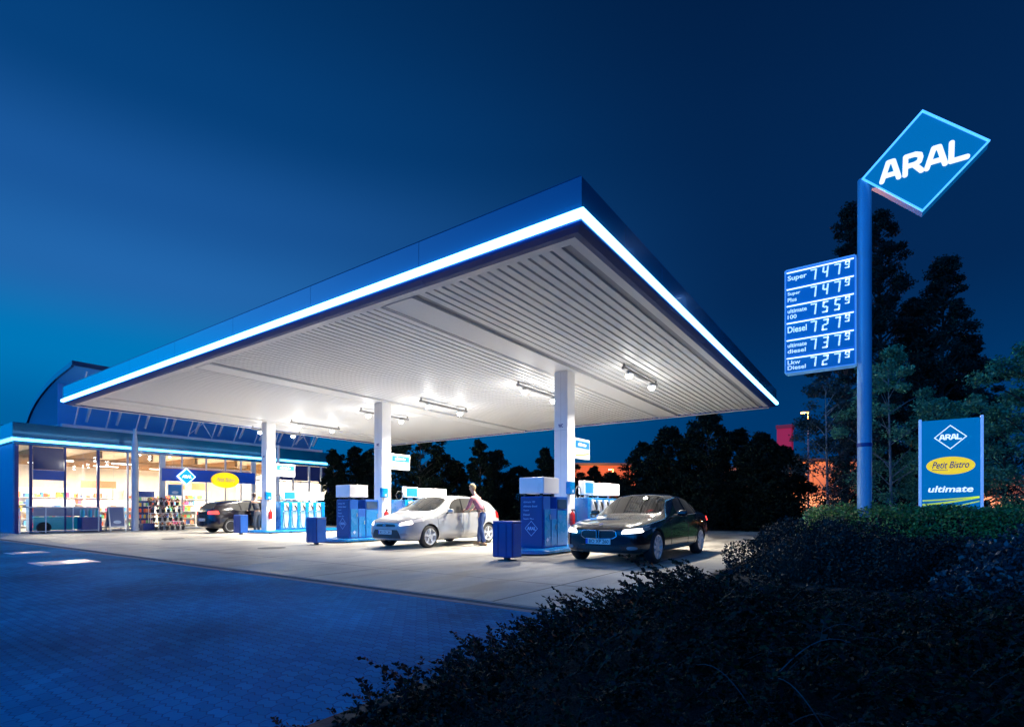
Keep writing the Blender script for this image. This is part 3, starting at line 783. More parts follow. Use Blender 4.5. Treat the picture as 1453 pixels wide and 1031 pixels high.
shelf(-33.8, 15.0, 16.8, 1.5, 'low goods shelf behind the black hatchback', 4)
shelf(-37.6, 7.0, 12.0, 2.2, 'tall wall shelf at the back left of the shop', 5)
shelf(-37.6, 12.6, 17.4, 2.2, 'tall wall shelf at the back middle of the shop', 6)
shelf(-33.8, 18.6, 21.6, 2.2, 'tall goods shelf at the right end of the shop', 7)
ctr = empty('shop_counter', (-35.6, 11.0, .05), label='pale shop counter standing in the middle of the shop', cat='counter')
MB().box(-.35, .35, -1.8, 1.8, 0, 1.0).build('front', m_wallw, ctr); MB().box(-.42, .42, -1.86, 1.86, 1.001, 1.05).build('top', M('counter_top', (.3, .16, .08), .3), ctr, .01)
# hanging coloured boards inside
for yy, w, z, colr, lab in ((9.9, 1.5, 2.15, (.75, .25, .12), 'salmon red hanging board behind the white-framed third window'),
                            (13.6, .75, 2.2, (.8, .28, .12), 'salmon red hanging board under the diamond sign'),
                            (14.75, .75, 2.2, (.8, .28, .12), 'salmon red hanging board left of the yellow oval sign')):
    hb = empty('hanging_board', (-33.0, yy, z), label=lab, cat='hanging board', group='boards hung inside the shop')
    MB().box(-.02, .02, -w / 2, w / 2, 0, .36).build('board', M('board_%d' % int(colr[1] * 100), colr, .5), hb)
    MB().box(-.005, .005, -w / 2 + .1, -w / 2 + .11, .361, 1.75).box(-.005, .005, w / 2 - .11, w / 2 - .1, .361, 1.75).build('wire', m_steel, hb)
pb = empty('poster_panel', (FX + .11, 13.5, 0), label='blue poster in a white frame on the glass above the flower stand', cat='poster')
pb.location = (FX + .07, 12.62, 1.78)
MB().box(0, .03, -.36, .36, 0, .62).build('frame', m_white, pb, .005)
MB().box(.031, .034, -.31, .31, .04, .58).build('print', M('poster_blue', (.02, .2, .5), .3), pb)
oval(.16, .08, .0345, .037).build('pale_oval', M('poster_pale', (.6, .7, .8), .4), pb).location = (0, .0, .17)
# A-frame board
ab = empty('pavement_board', (-30.25, 9.75, 0), label='grey-blue A-frame board standing outside the third shop window', cat='A-frame board')
m_abf = M('board_frame_alu', (.5, .52, .56), .35, metal=.5)
for s in (-1, 1):
    def fn(u, v, t, s=s): return ((.30 * (1 - v / 1.2)) * s + .012 * s + t * s, u, v)
    fr = MB()
    for a, c, z0, z1 in ((-.33, -.28, 0, 1.2), (.28, .33, 0, 1.2), (-.279, .279, 1.14, 1.2), (-.279, .279, .2, .25)):
        fr.prism([(a, z0), (c, z0), (c, z1), (a, z1)], fn, 0, .03)
    fr.build('frame', m_abf, ab)
    pn = MB().prism([(-.279, .251), (.279, .251), (.279, 1.139), (-.279, 1.139)], fn, .008, .02).build('panel', M('board_panel_blue', (.09, .14, .30), .4), ab)
    if s == 1:
        pe = MB().prism([(.16 * math.cos(2 * PI * k / 24), .45 + .08 * math.sin(2 * PI * k / 24)) for k in range(24)], fn, .0205, .023).build('pale_oval', M('poster_pale'), pn)
# railing
rl = empty('railing', (-30.0, 7.6, 0), label='low white pipe railing in front of the leftmost shop window', cat='railing')
MB().tube([(0, -1.35, .02), (0, -1.35, 1.1), (0, -1.30, 1.15), (0, 1.35, 1.15), (0, 1.4, 1.1), (0, 1.4, .02)], .025, 8).build('pipe', m_white, rl, smooth=True)
for yy in (-.5, .45): MB().tube([(0, yy, .02), (0, yy, 1.13)], .02, 8).build('post', m_white, rl)
MB().tube([(0, -1.35, .1), (0, 1.4, .1)], .015, 8).build('lower_rail', m_white, rl)
# tyre on the ground by the railing
ty = tag(MB().lathe([(-.11, .22), (-.12, .30), (-.09, .345), (.09, .345), (.12, .30), (.11, .22), (0, .2)], 'x', 28, (0, 0, .345)).build('car_tyre', m_black, smooth=True), 'black tyre standing behind the railing below the leftmost window', 'tyre')
ty.location = (-30.5, 7.15, 0); ty.scale = (.8, .72, .72)
# blue box with bottles beside the railing
sb = empty('display_box', (-30.3, 8.75, 0), label='dark blue display box of bottles left of the A-frame board', cat='display box')
MB().box(-.3, .3, -.38, .38, .05, .70).build('box_body', m_dblue, sb, .01)
bt = MB()
for k in range(9): bt.lathe([(.70, .04), (.98, .04), (1.03, .015), (1.08, .015)], 'z', 8, (-.2 + .2 * (k % 3), -.28 + .27 * (k // 3), 0), k % 3)
o = bt.build('bottles', [M('bottle_clear', (.5, .7, .75), .1), M('bottle_green', (.1, .5, .4), .1), M('bottle_cyan', (.1, .5, .7), .1)], sb); 
# flower stand
fs_ = empty('flower_stand', (-30.35, 11.95, 0), label='tiered white flower stand full of red and white bouquets outside the shop', cat='flower stand')
fr = MB()
for z, x_ in ((.42, .25), (.85, .02), (1.22, -.2)):
    fr.box(x_ - .14, x_ + .14, -.72, .72, z, z + .025)
    for yy in (-.7, .0, .7): fr.box(x_ - .012, x_ + .012, yy - .012, yy + .012, 0, z)
fr.build('frame', m_white, fs_)
rnd = random.Random(5)
pots = MB(); fl = MB()
for z, x_ in ((.0, .48), (.445, .25), (.875, .02), (1.245, -.2)):
    for k in range(6):
        yy = -.62 + k * .25
        pots.lathe([(z, .06), (z + .2, .085)], 'z', 9, (x_, yy, 0), 0)
        for q in range(26):
            a = rnd.uniform(0, 2 * PI); r_ = rnd.uniform(0, .14); hz_ = z + .23 + rnd.uniform(0, .17)
            c_ = Vector((x_ + r_ * math.cos(a), yy + r_ * math.sin(a), hz_)); s_ = .028
            n1 = Vector((rnd.uniform(-1, 1), rnd.uniform(-1, 1), rnd.uniform(-1, 1))).normalized(); n2 = n1.orthogonal().normalized() * s_; n3 = n1.cross(n2)
            fl.add([c_ - n2 - n3, c_ + n2 - n3, c_ + n2 + n3, c_ - n2 + n3], [(0, 1, 2, 3)], rnd.choice((0, 0, 1, 2, 3, 3, 4)))
pots.build('pots', m_dark, fs_)
o = fl.build('bouquets', [M('petal_red', (.4, .02, .02), .6), M('petal_white', (.8, .75, .7), .6), M('petal_orange', (.7, .25, .03), .6), M('leaf_flower', (.05, .10, .03), .6), M('petal_dark', (.12, .01, .05), .6)], fs_); o['kind'] = 'stuff'
cr = empty('plastic_crate', (-30.3, 11.1, 0), label='dark blue crate on the ground between the round post and the flower stand', cat='crate')
MB().box(-.22, .22, -.26, .26, .01, .05).box(-.22, .22, -.26, -.24, .051, .36).box(-.22, .22, .24, .26, .051, .36).box(-.22, -.2, -.239, .239, .051, .36).box(.2, .22, -.239, .239, .051, .36).build('tub', m_dblue, cr, .006)
MB().box(-.18, .18, -.22, .22, .06, .30).build('contents', M('crate_contents', (.12, .2, .5), .5, var=.3, vs=20), cr)
vm = empty('vending_cooler', (-31.75, 11.45, .05), label='dark drinks cooler with rows of cans just inside the glass beside the round post', cat='cooler')
MB().box(-.3, .3, -.42, .42, 0, 1.95).build('cabinet', m_dblue, vm, .02)
g = MB()
for r_ in range(5):
    for k in range(8): g.box(.302, .33, -.38 + k * .095, -.30 + k * .095, .25 + r_ * .3, .44 + r_ * .3, rnd.randrange(len(gm)))
g.build('cans', gm, vm)

# ------------------------------------------------------------ price pylon
PX, PY = -.385, 15.0
py = empty('price_pylon', (PX, PY, 0), label='tall blue pylon with lit ARAL diamond on top and fuel price board at its side', cat='pylon sign')
m_pole = M('pylon_pole_paint', (.24, .40, .56), .35, var=.05, vs=2, coat=.3)
MB().lathe([(0, .15), (8.86, .142), (8.87, .12)], 'z', 28).build('pole', m_pole, py, smooth=True)
MB().lathe([(2.55, .152), (2.57, .156), (2.62, .156), (2.64, .152)], 'z', 28).build('pole_collar', m_dblue, py)
# diamond 2.22 wide centred at x .70, z 8.81
cx, cz, a = .69 - PX, 8.81, 1.11
di = MB(); di.prism([(cx + a, cz), (cx, cz + a), (cx - a, cz), (cx, cz - a)], lambda u, v, t: (u, t, v), -.14, .14)
case = di.build('diamond_case', M('diamond_case_blue', (.02, .12, .35), .3, emit=(.0, .15, .45), es=.45), py)
m_df = M('diamond_face_backlit', (.0, .07, .12), .3, emit=(.0, .14, .40), es=.92)
for s in (-1, 1):
    fa = MB(); aa = a - .05
    fa.prism([(cx + aa, cz), (cx, cz + aa), (cx - aa, cz), (cx, cz - aa)], lambda u, v, t: (u, t, v), min(s * .142, s * .16), max(s * .142, s * .16))
    fo = fa.build('diamond_face', m_df, py)
    m_let = M('pylon_letter_lit', (1, 1, 1), .3, emit=(1, .98, .97), es=1.0)
    brand(m_let, 'lettering', fo, (cx + s * .76, s * .162, cz - .255), (-s, 0, 0), 1.52, .50)
rim = MB()
for k in range(4):
    a0, a1 = PI / 2 * k, PI / 2 * (k + 1)
    rim.prism([(cx + r_ * math.cos(q), cz + r_ * math.sin(q)) for q, r_ in ((a0, a + .015), (a1, a + .015), (a1, a - .02), (a0, a - .02))], lambda u, v, t: (u, t, v), -.20, -.1405)
rim.build('diamond_rim', M('diamond_rim_lit', (.3, .6, 1), .3, emit=(.08, .42, 1), es=1.5), py)
# price board
bx0, bx1, bz0, bz1 = -2.04 - PX, -.56 - PX, 4.51, 7.08
bd = box('price_board', M('price_board_case', (.02, .14, .5), .3, emit=(.01, .12, .45), es=.6), bx0, bx1, -.13, .13, bz0, bz1, py, .01)
fr = MB()
for q in ((bx0 - .02, bx0 + .01, bz0, bz1), (bx1 - .01, bx1 + .02, bz0, bz1), (bx0 + .011, bx1 - .011, bz1 - .01, bz1 + .02), (bx0 + .011, bx1 - .011, bz0 - .02, bz0 + .01)):
    fr.box(q[0], q[1], -.15, .15, q[2], q[3])
fr.build('frame', M('price_frame_lit', (.2, .45, .8), .3, emit=(.08, .32, .7), es=.45), bd)
for z in (4.75, 5.3, 6.5): pass
MB().box(bx1 + .021, -.14, -.04, .04, 6.6, 6.7).box(bx1 + .021, -.14, -.04, .04, 5.3, 5.4).box(bx1 + .021, -.14, -.04, .04, 4.7, 4.8).build('bracket', m_steel, py)
SEG = {'0': 'abcdef', '1': 'bc', '2': 'abged', '3': 'abgcd', '4': 'fgbc', '5': 'afgcd', '7': 'abc', '9': 'abcdfg'}
def digit(mb, ch, x, z, w, h, t):
    k = .12 * h; hh = h / 2
    sg = {'a': (0, h - t, w, h), 'd': (0, 0, w, t), 'g': (.02, hh - t / 2, w - .02, hh + t / 2), 'b': (w - t, hh, w, h), 'c': (w - t, 0, w, hh), 'f': (0, hh, t, h), 'e': (0, 0, t, hh)}
    def sl_(u, v): return (x + u + .10 * v, z + v)
    items = list(SEG[ch])
    for s_ in items:
        a0, b0_, a1, b1_ = sg[s_]; g_ = .004
        if s_ in 'adg': P = [(a0 + g_ + t * .4, b0_), (a1 - g_ - t * .4, b0_), (a1 - g_, (b0_ + b1_) / 2), (a1 - g_ - t * .4, b1_), (a0 + g_ + t * .4, b1_), (a0 + g_, (b0_ + b1_) / 2)]
        else: P = [(a0, b0_ + g_), (a1, b0_ + g_), (a1, b1_ - g_), (a0, b1_ - g_)]
        mb.prism([sl_(u, v) for u, v in P], lambda u, v, q: (u, q, v), -.150, -.142)
    if ch == '1': mb.prism([sl_(u, v) for u, v in ((w - t - .10, h - t * .8), (w - t, h - t * .8), (w - t, h), (w - t - .10, h))], lambda u, v, q: (u, q, v), -.150, -.142)
m_seg = M('price_digit_lit', (1, 1, 1), .3, emit=(.62, .85, 1), es=.9)
m_row = None
rows = [(7.05, .40, ['Super'], '1419'), (6.63, .40, ['Super', 'Plus'], '1419'), (6.21, .41, ['ultimate', '100'], '1559'), (5.78, .41, ['Diesel'], '1279'), (5.35, .41, ['ultimate', 'diesel'], '1319'), (4.90, .37, ['Lkw', 'Diesel'], '1219')]
m_row = M('price_row_face', (.02, .20, .45), .35, emit=(.0, .085, .29), es=.45)
m_tube = M('price_row_tube', (1, 1, 1), .3, emit=(.6, .85, 1), es=2.2)
for z1, h, names, ds in rows:
    ro = box('price_row', m_row, bx0 + .03, bx1 - .03, -.141, -.1305, z1 - h, z1 - .02, bd)
    MB().box(bx0 + .03, bx1 - .03, -.165, -.1415, z1 - .05, z1 - .03).build('tube', m_tube, ro)
    if len(names) == 1:
        text(names[0], m_seg, 'lettering', ro, (bx0 + .05, -.143, z1 - h * .68), (1, 0, 0), (0, 0, 1), .42, .155, .004, offset=.015)
    else:
        text(names[0], m_seg, 'lettering', ro, (bx0 + .05, -.143, z1 - h * .52), (1, 0, 0), (0, 0, 1), .42 if len(names[0]) > 5 else .28, .10, .004, offset=.012)
        text(names[1], m_seg, 'lettering', ro, (bx0 + .05, -.143, z1 - h * .88), (1, 0, 0), (0, 0, 1), .40 if len(names[1]) > 4 else .2, .10, .004, offset=.012)
    zb = z1 - h * .86; hh = h * .66
    for ch, xo in zip(ds[:3], (.57, .82, 1.07)):
        dg_ = MB(); digit(dg_, ch, bx0 + xo - .03, zb, .125, hh, .034); dg_.build('digit', m_seg, ro)
    dg_ = MB(); digit(dg_, ds[3], bx0 + 1.26, zb + hh * .42, .10, hh * .62, .026); dg_.build('digit', m_seg, ro)

# low advertising panel on the verge
ap = empty('advertising_sign', (1.42, 18.1, 0), label='upright blue advertising panel with diamond and yellow oval, behind the clipped hedge', cat='advertising sign')
W = .60
m_ap = M('ad_panel_blue', (.0, .10, .22), .3, emit=(.0, .15, .43), es=.75, var=.1, vs=1.2)
box('panel', m_ap, -W, W, -.06, .06, .95, 3.45, ap)
for s in (-1, 1): box('side_post', M('ad_post_pale', (.4, .55, .8), .3, emit=(.15, .35, .75), es=.7), s * (W + .03) - .03, s * (W + .03) + .03, -.08, .08, 0, 3.5, ap, .008)
em = MB(); cz = 2.98; A = .34; t_ = .03
for k in range(4):
    a0, a1 = PI / 2 * k, PI / 2 * (k + 1)
    em.prism([(.0 + q * 1.0 * math.cos(a_), cz + q * math.sin(a_) * .95) for a_, q in ((a0, A), (a1, A), (a1, A - t_), (a0, A - t_))], lambda u, v, t: (u, t, v), -.066, -.061)
m_wl = M('panel_letter_lit', (1, 1, 1), .3, emit=(.85, .95, 1), es=.95)
em.build('emblem_frame', m_wl, ap)
brand(m_wl, 'emblem_lettering', ap, (-.22, -.062, cz - .07), (1, 0, 0), .44, .15, .003)
eo = MB().prism([(.50 * math.cos(2 * PI * k / 40), 2.23 + .235 * math.sin(2 * PI * k / 40)) for k in range(40)], lambda u, v, t: (u, t, v), -.068, -.061).build('yellow_oval', M('panel_yellow', (.85, .6, .02), .3, emit=(.9, .62, .0), es=.85), ap)
text('Petit Bistro', M('panel_script_blue', (.03, .12, .3), .4), 'oval_lettering', eo, (-.38, -.069, 2.16), (1, 0, 0), (0, 0, 1), .76, .18, .003, offset=.012, shear=.35)
MB().box(-.38, -.05, -.071, -.069, 2.115, 2.13).build('underline', M('panel_script_blue'), eo)
text('ultimate', m_wl, 'lettering', ap, (-.46, -.062, 1.53), (1, 0, 0), (0, 0, 1), .92, .17, .005, offset=.02, shear=.2)
sw = MB()
for k in range(14):
    u0, u1 = -W + .02 + (2 * W - .04) * k / 14, -W + .02 + (2 * W - .04) * (k + 1) / 14
    for (z0, sl_, th) in ((1.29, .10, .035), (1.17, .20, .05), (1.02, .26, .03)):
        f_ = lambda u: z0 + sl_ * ((u + W) / (2 * W)) ** 1.4
        sw.add([(u0, -.0615, f_(u0)), (u1, -.0615, f_(u1)), (u1, -.0615, f_(u1) + th), (u0, -.0615, f_(u0) + th)], [(0, 1, 2, 3)])
sw.build('swoosh', M('panel_swoosh', (.5, .65, .05), .3, emit=(.5, .65, .05), es=.8), ap)
# ------------------------------------------------------------ cars
def catm(a, b, c, d, t): return .5 * ((2 * b) + (c - a) * t + (2 * a - 5 * b + 4 * c - d) * t * t + (3 * b - a - 3 * c + d) * t ** 3)
def bez_patch(bvh, cor, direc, off, n, m, mat, name, parent, thick=.006, rnd=0.0):
    # a panel that follows the body: a quad (4 corners) thrown on to the body along direc
    c = [Vector(p) for p in cor]; d = Vector(direc).normalized(); vs = []
    for i in range(n + 1):
        for j in range(m + 1):
            u, v = i / n, j / m
            if rnd:
                a, b_ = 2 * u - 1, 2 * v - 1
                aa = a * math.sqrt(1 - rnd * b_ * b_ / 2); bb = b_ * math.sqrt(1 - rnd * a * a / 2); u, v = (aa + 1) / 2, (bb + 1) / 2
            p = c[0].lerp(c[1], u).lerp(c[3].lerp(c[2], u), v)
            h, nn, _, _ = bvh.ray_cast(p, d)
            if h is None: h, nn, _, _ = bvh.find_nearest(p)
            vs.append(h - d * off)
    N = len(vs)
    vs += [v - d * thick for v in vs]
    fs = []
    W_ = m + 1
    for i in range(n):
        for j in range(m):
            q = (i * W_ + j, i * W_ + j + 1, (i + 1) * W_ + j + 1, (i + 1) * W_ + j)
            fs.append(q[::-1]); fs.append(tuple(k + N for k in q))
    bd = [(i, 0) for i in range(n)] + [(n, j) for j in range(m)] + [(i, m) for i in range(n, 0, -1)] + [(0, j) for j in range(m, 0, -1)]
    ids = [i * W_ + j for i, j in bd]
    for a, b_ in zip(ids, ids[1:] + ids[:1]): fs.append((a, b_, b_ + N, a + N))
    return MB().add(vs, fs).build(name, mat, parent, smooth=True)
def seam(bvh, pts, direc, mat, parent, w=.006, name='door_gap'):
    d = Vector(direc); P = []
    for a, b_ in zip(pts, pts[1:]):
        a, b_ = Vector(a), Vector(b_)
        for k in range(8): P.append(a.lerp(b_, k / 8))
    P.append(Vector(pts[-1])); Q = []
    for p in P:
        h, nn, _, _ = bvh.ray_cast(p, d)
        if h is not None: Q.append(h)
    return MB().tube(Q, w, 5).build(name, mat, parent)
def wheel(car, x, y, r, side, spokes, tw, label=None, style=0):
    # side +1: outer face towards +x
    hw = tw / 2
    t = MB().lathe([(-hw, r * .70), (-hw - .004, r * .82), (-hw + .012, r * .95), (-hw + .04, r), (hw - .04, r), (hw - .012, r * .95), (hw + .004, r * .82), (hw, r * .70), (hw - .03, r * .66), (-hw + .03, r * .66)], 'x', 36)
    to = t.build('wheel', m_black, car, smooth=True); to.location = (x, y, r)
    ri = MB(); o_ = side
    ri.lathe([(o_ * (hw - .075), r * .60), (o_ * (hw - .002), r * .655), (o_ * (hw + .004), r * .70), (o_ * (hw + .006), r * .72), (o_ * (hw - .02), r * .725), (o_ * (hw - .09), r * .66)], 'x', 36)
    for k in range(spokes):
        a = 2 * PI * k / spokes + .3
        ds = (-.09, .09) if style == 1 else (0,)
        for da in ds:
            P = []
            wd = .13 if style == 0 else .055
            for rr, ww, xo in ((.12, wd * .75, -.018), (.40, wd * .8, -.008), (.69, wd * 1.25, -.006)):
                ca, sa = math.cos(a + da * (1 if rr < .3 else 1.6)), math.sin(a + da * (1 if rr < .3 else 1.6))
                for sg in (-1, 1):
                    for dx in (0, -.03):
                        P.append((o_ * (hw + xo + dx), rr * r * ca - sg * ww * r * .8 * sa, rr * r * sa + sg * ww * r * .8 * ca))
            fs = []
            for s_ in (0, 4):
                fs += [(s_, s_ + 2, s_ + 6, s_ + 4), (s_ + 1, s_ + 5, s_ + 7, s_ + 3), (s_, s_ + 4, s_ + 5, s_ + 1), (s_ + 2, s_ + 3, s_ + 7, s_ + 6)]
            fs += [(0, 1, 3, 2), (8, 10, 11, 9)]
            ri.add(P, fs)
    ri.lathe([(o_ * (hw - .05), r * .19), (o_ * (hw - .012), r * .19), (o_ * (hw - .004), r * .08)], 'x', 18)
    ri.build('rim', m_rim, to, bevel=0)
    br = MB().lathe([(o_ * (hw - .10), r * .5), (o_ * (hw - .115), r * .5)], 'x', 24).build('brake_disc', m_dark, to)
    return to

def car(name, label, loc, rz, St, L, cfg, paint, cat='car'):
    e = empty(name, (0, 0, 0), 0, label, cat)
    nR = len(St[0]); ns = len(St)
    V = []; idx = {}
    for i in range(ns):
        for j in range(nR):
            x, s, z = St[i][j]
            for sd in (1, -1):
                if sd == -1 and x < 1e-6: idx[i, j, -1] = idx[i, j, 1]; continue
                idx[i, j, sd] = len(V); V.append((sd * x, s, z))
    F = []; MI = []
    g = cfg['glass']
    for i in range(ns - 1):
        for j in range(nR - 1):
            m = g.get((i, j), 0)
            for sd in (1, -1):
                q = [idx[i, j, sd], idx[i, j + 1, sd], idx[i + 1, j + 1, sd], idx[i + 1, j, sd]]
                mm_ = m
                if m == 2 and sd == -1: mm_ = 3
                F.append(q if sd == 1 else q[::-1]); MI.append(mm_)
    for i, rev in ((0, False), (ns - 1, True)):
        # close nose and tail: strips between mirrored halves
        for j in range(nR - 1):
            q = [idx[i, j, 1], idx[i, j + 1, 1], idx[i, j + 1, -1], idx[i, j, -1]]
            qq = []
            for k in q:
                if k not in qq: qq.append(k)
            if len(qq) > 2: F.append(qq if rev else qq[::-1]); MI.append(0)
    me = bpy.data.meshes.new('body'); me.from_pydata(V, [], F)
    for m in (paint, m_cglass, m_cglass, m_cglass, m_cglass, M('wheel_arch_lining', (.012, .012, .012), .8), m_cglass): me.materials.append(m)
    me.polygons.foreach_set('material_index', MI)
    bm = bmesh.new(); bm.from_mesh(me); bmesh.ops.recalc_face_normals(bm, faces=bm.faces)
    # keep glass edges tight
    cl = bm.edges.layers.float.get('crease_edge') or bm.edges.layers.float.new('crease_edge')
    for ed in bm.edges:
        ms = {f.material_index for f in ed.link_faces}
        if len(ms) > 1: ed[cl] = .55
    bm.to_mesh(me); bm.free()
    o = bpy.data.objects.new('body', me); C.objects.link(o)
    sb_ = o.modifiers.new('s', 'SUBSURF'); sb_.levels = 3; sb_.render_levels = 3
    bake(o)
    # wheel arches
    for s_ in (cfg['f'], cfg['r']):
        for sd in (1, -1):
            ct = MB(); ct.lathe([(sd * .50, cfg['arch']), (sd * 1.3, cfg['arch'])], 'x', 40, (0, s_, cfg['wr'] + .012))
            co = ct.build('cut', M('wheel_arch_lining'))
            md = o.modifiers.new('b', 'BOOLEAN'); md.object = co; md.operation = 'DIFFERENCE'; md.solver = 'EXACT'
            try: md.material_mode = 'TRANSFER'
            except Exception: pass
            bake(o)
            bpy.data.objects.remove(co)
    me = o.data
    bm = bmesh.new(); bm.from_mesh(me)
    bvh = BVHTree.FromBMesh(bm)
    names = [mm_.name if mm_ else '' for mm_ in me.materials]
    bm.free()
    # split the panes off
    def part(mi_set, nm, parent, mat=None):
        bm = bmesh.new(); bm.from_mesh(me)
        bmesh.ops.delete(bm, geom=[f for f in bm.faces if f.material_index not in mi_set], context='FACES')
        if not bm.faces: bm.free(); return None
        m2 = bpy.data.meshes.new(nm); 
        for q in me.materials: m2.materials.append(q)
        bm.to_mesh(m2); bm.free()
        m2.polygons.foreach_set('use_smooth', [True] * len(m2.polygons))
        try: m2.set_sharp_from_angle(angle=R(35))
        except Exception: pass
        ob = bpy.data.objects.new(nm, m2); C.objects.link(ob); ob.parent = parent
        return ob
    body = part({0, 5, 7, 8, 9}, 'body', e)
    wnm = body.modifiers.new('wn', 'WEIGHTED_NORMAL'); wnm.keep_sharp = True; wnm.weight = 60
    part({1}, 'windscreen', e)
    for mi_ in (2, 3):
        sw0 = part({mi_}, 'side_window', e); bm = bmesh.new(); bm.from_mesh(sw0.data); bm.faces.ensure_lookup_table()
        seen = set(); isl = []
        for f in bm.faces:
            if f.index in seen: continue
            stk = [f]; seen.add(f.index); cur = []
            while stk:
                g_ = stk.pop(); cur.append(g_.index)
                for ed in g_.edges:
                    for h_ in ed.link_faces:
                        if h_.index not in seen: seen.add(h_.index); stk.append(h_)
            isl.append(set(cur))
        bm.free()
        isl.sort(key=len)
        for cur in isl:
            b2 = bmesh.new(); b2.from_mesh(sw0.data); b2.faces.ensure_lookup_table()
            if len(isl) == 1: b2.free(); break
            keep = cur
            bmesh.ops.delete(b2, geom=[f for f in b2.faces if f.index not in keep], context='FACES')
            m2 = bpy.data.meshes.new('side_window')
            for q in sw0.data.materials: m2.materials.append(q)
            b2.to_mesh(m2); b2.free(); m2.polygons.foreach_set('use_smooth', [True] * len(m2.polygons))
            if len(cur) > 3:
                o3 = bpy.data.objects.new('side_window', m2); C.objects.link(o3); o3.parent = e
        if len(isl) > 1: bpy.data.objects.remove(sw0)
    part({4}, 'rear_window', e)
    bpy.data.objects.remove(o)
    # pillars between door windows
    W_ = cfg['w']
    for sd in (1, -1):
        for (s0, z0, s1, z1) in cfg['pillars']:
            bez_patch(bvh, [(sd * 1.5, s0 - .03, z0), (sd * 1.5, s0 + .03, z0), (sd * 1.5, s1 + .025, z1), (sd * 1.5, s1 - .03, z1)], (-sd, 0, 0), .001, 2, 8, M('pillar_black', (.015, .015, .017), .15), 'pillar', e)
        for pl in cfg['gaps']:
            seam(bvh, [(sd * 1.5, s, z) for s, z in pl], (-sd, 0, 0), m_dark, e, .005)
        for (s, z) in cfg['handles']:
            h = bez_patch(bvh, [(sd * 1.5, s - .09, z - .015), (sd * 1.5, s + .09, z - .015), (sd * 1.5, s + .09, z + .015), (sd * 1.5, s - .09, z + .015)], (-sd, 0, 0), .02, 4, 2, paint, 'door_handle', e, .018, 1)
        if cfg.get('trim'):
            zt = cfg['trim']
            seam(bvh, [(sd * 1.5, s, z) for s, z in zt], (-sd, 0, 0), m_steel if cfg.get('chrome') else m_dark, e, .007, 'window_trim')
        # mirror
        ms, mz = cfg['mirror']
        mr = MB(); mr.lathe([(-.11, .02), (-.09, .075), (0, .095), (.09, .085), (.11, .03)], 'x', 14, (0, 0, 0))
        mo = mr.build('mirror', paint, e, smooth=True); mo.scale = (.95, .62, .75); mo.location = (sd * (W_ + .10), ms, mz)
        am = MB().tube([(sd * (W_ - .10), ms + .02, mz - .05), (sd * (W_ + .03), ms + .01, mz - .04)], .022, 6).build('mirror_arm', m_dark, e)
        # headlights and tail lights
        hl = cfg['head']
        ho = bez_patch(bvh, [(sd * x, -1 if True else 0, z) for x, z in hl], (0, 1, 0), .004, 8, 5, cfg['headmat'], 'headlight', e, .006, cfg.get('hround', .5))
        tl = cfg['tail']
        bez_patch(bvh, [(sd * x, L + 1, z) for x, z in tl], (0, -1, 0), .004, 6, 4, cfg['tailmat'], 'tail_light', e, .008, .4)
        if 'tailside' in cfg:
            bez_patch(bvh, [(sd * 1.5, s, z) for s, z in cfg['tailside']], (-sd, 0, 0), .004, 5, 4, cfg['tailmat'], 'tail_light', e, .008, .4)
        if 'headside' in cfg:
            bez_patch(bvh, [(sd * 1.5, s, z) for s, z in cfg['headside']], (-sd, 0, 0), .004, 5, 4, cfg['headmat2'], 'indicator', e, .006, .4)
        for s_ in (cfg['f'], cfg['r']):
            wheel(e, sd * cfg['track'], s_, cfg['wr'], sd, cfg['spokes'], .205, style=cfg.get('style', 0))
        if 'fog' in cfg:
            x, z = cfg['fog']
            bez_patch(bvh, [(sd * (x - .09), -1, z - .035), (sd * (x + .09), -1, z - .035), (sd * (x + .09), -1, z + .035), (sd * (x - .09), -1, z + .035)], (0, 1, 0), .003, 5, 3, M('fog_lamp_glass', (.3, .28, .28), .1), 'fog_lamp', e, .006, .8)
    for nm_, cor, mt_, rn in cfg['front']:
        bez_patch(bvh, [(x, -1, z) for x, z in cor], (0, 1, 0), .003, 10, 5, mt_, nm_, e, .008, rn)
    for nm_, cor, mt_, rn in cfg.get('back', []):
        bez_patch(bvh, [(x, L + 1, z) for x, z in cor], (0, -1, 0), .003, 8, 4, mt_, nm_, e, .008, rn)
    # number plates
    for front in (1, 0):
        pz = cfg['plate'][1 - front]
        hit = bvh.ray_cast(Vector((0, -1 if front else L + 1, pz)), Vector((0, 1 if front else -1, 0)))[0]
        yy = hit.y - (.03 if front else -.03); s_ = -1 if front else 1
        pl = MB().box(-.26, .26, min(yy, yy - s_ * .03), max(yy, yy - s_ * .03), pz - .056, pz + .056).build('number_plate', M('plate_white', (.72, .72, .70), .35), e)
        MB().box(-.26 if front else .215, -.215 if front else .26, min(yy + s_ * .0005, yy + s_ * .003), max(yy + s_ * .0005, yy + s_ * .003), pz - .05, pz + .05).build('plate_band', M('plate_blue', (.02, .08, .5), .35), pl)
        text(cfg['reg'], M('plate_black', (.01, .01, .01), .4), 'plate_lettering', pl, (-.19 if front else .19, yy + s_ * .001, pz - .035), (1 if front else -1, 0, 0), (0, 0, 1), .42, .07, .002, offset=.01)
    # interior: dashboard, wheel, seats
    it = MB(); W2 = W_ - .22; c_ = cfg['cab']
    it.box(-W2, W2, c_[0], c_[0] + .35, .60, .86)
    it.box(-W2, W2, c_[0], c_[3], .30, .34)
    it.build('interior', M('car_interior', (.03, .03, .032), .7), e, bevel=.02)
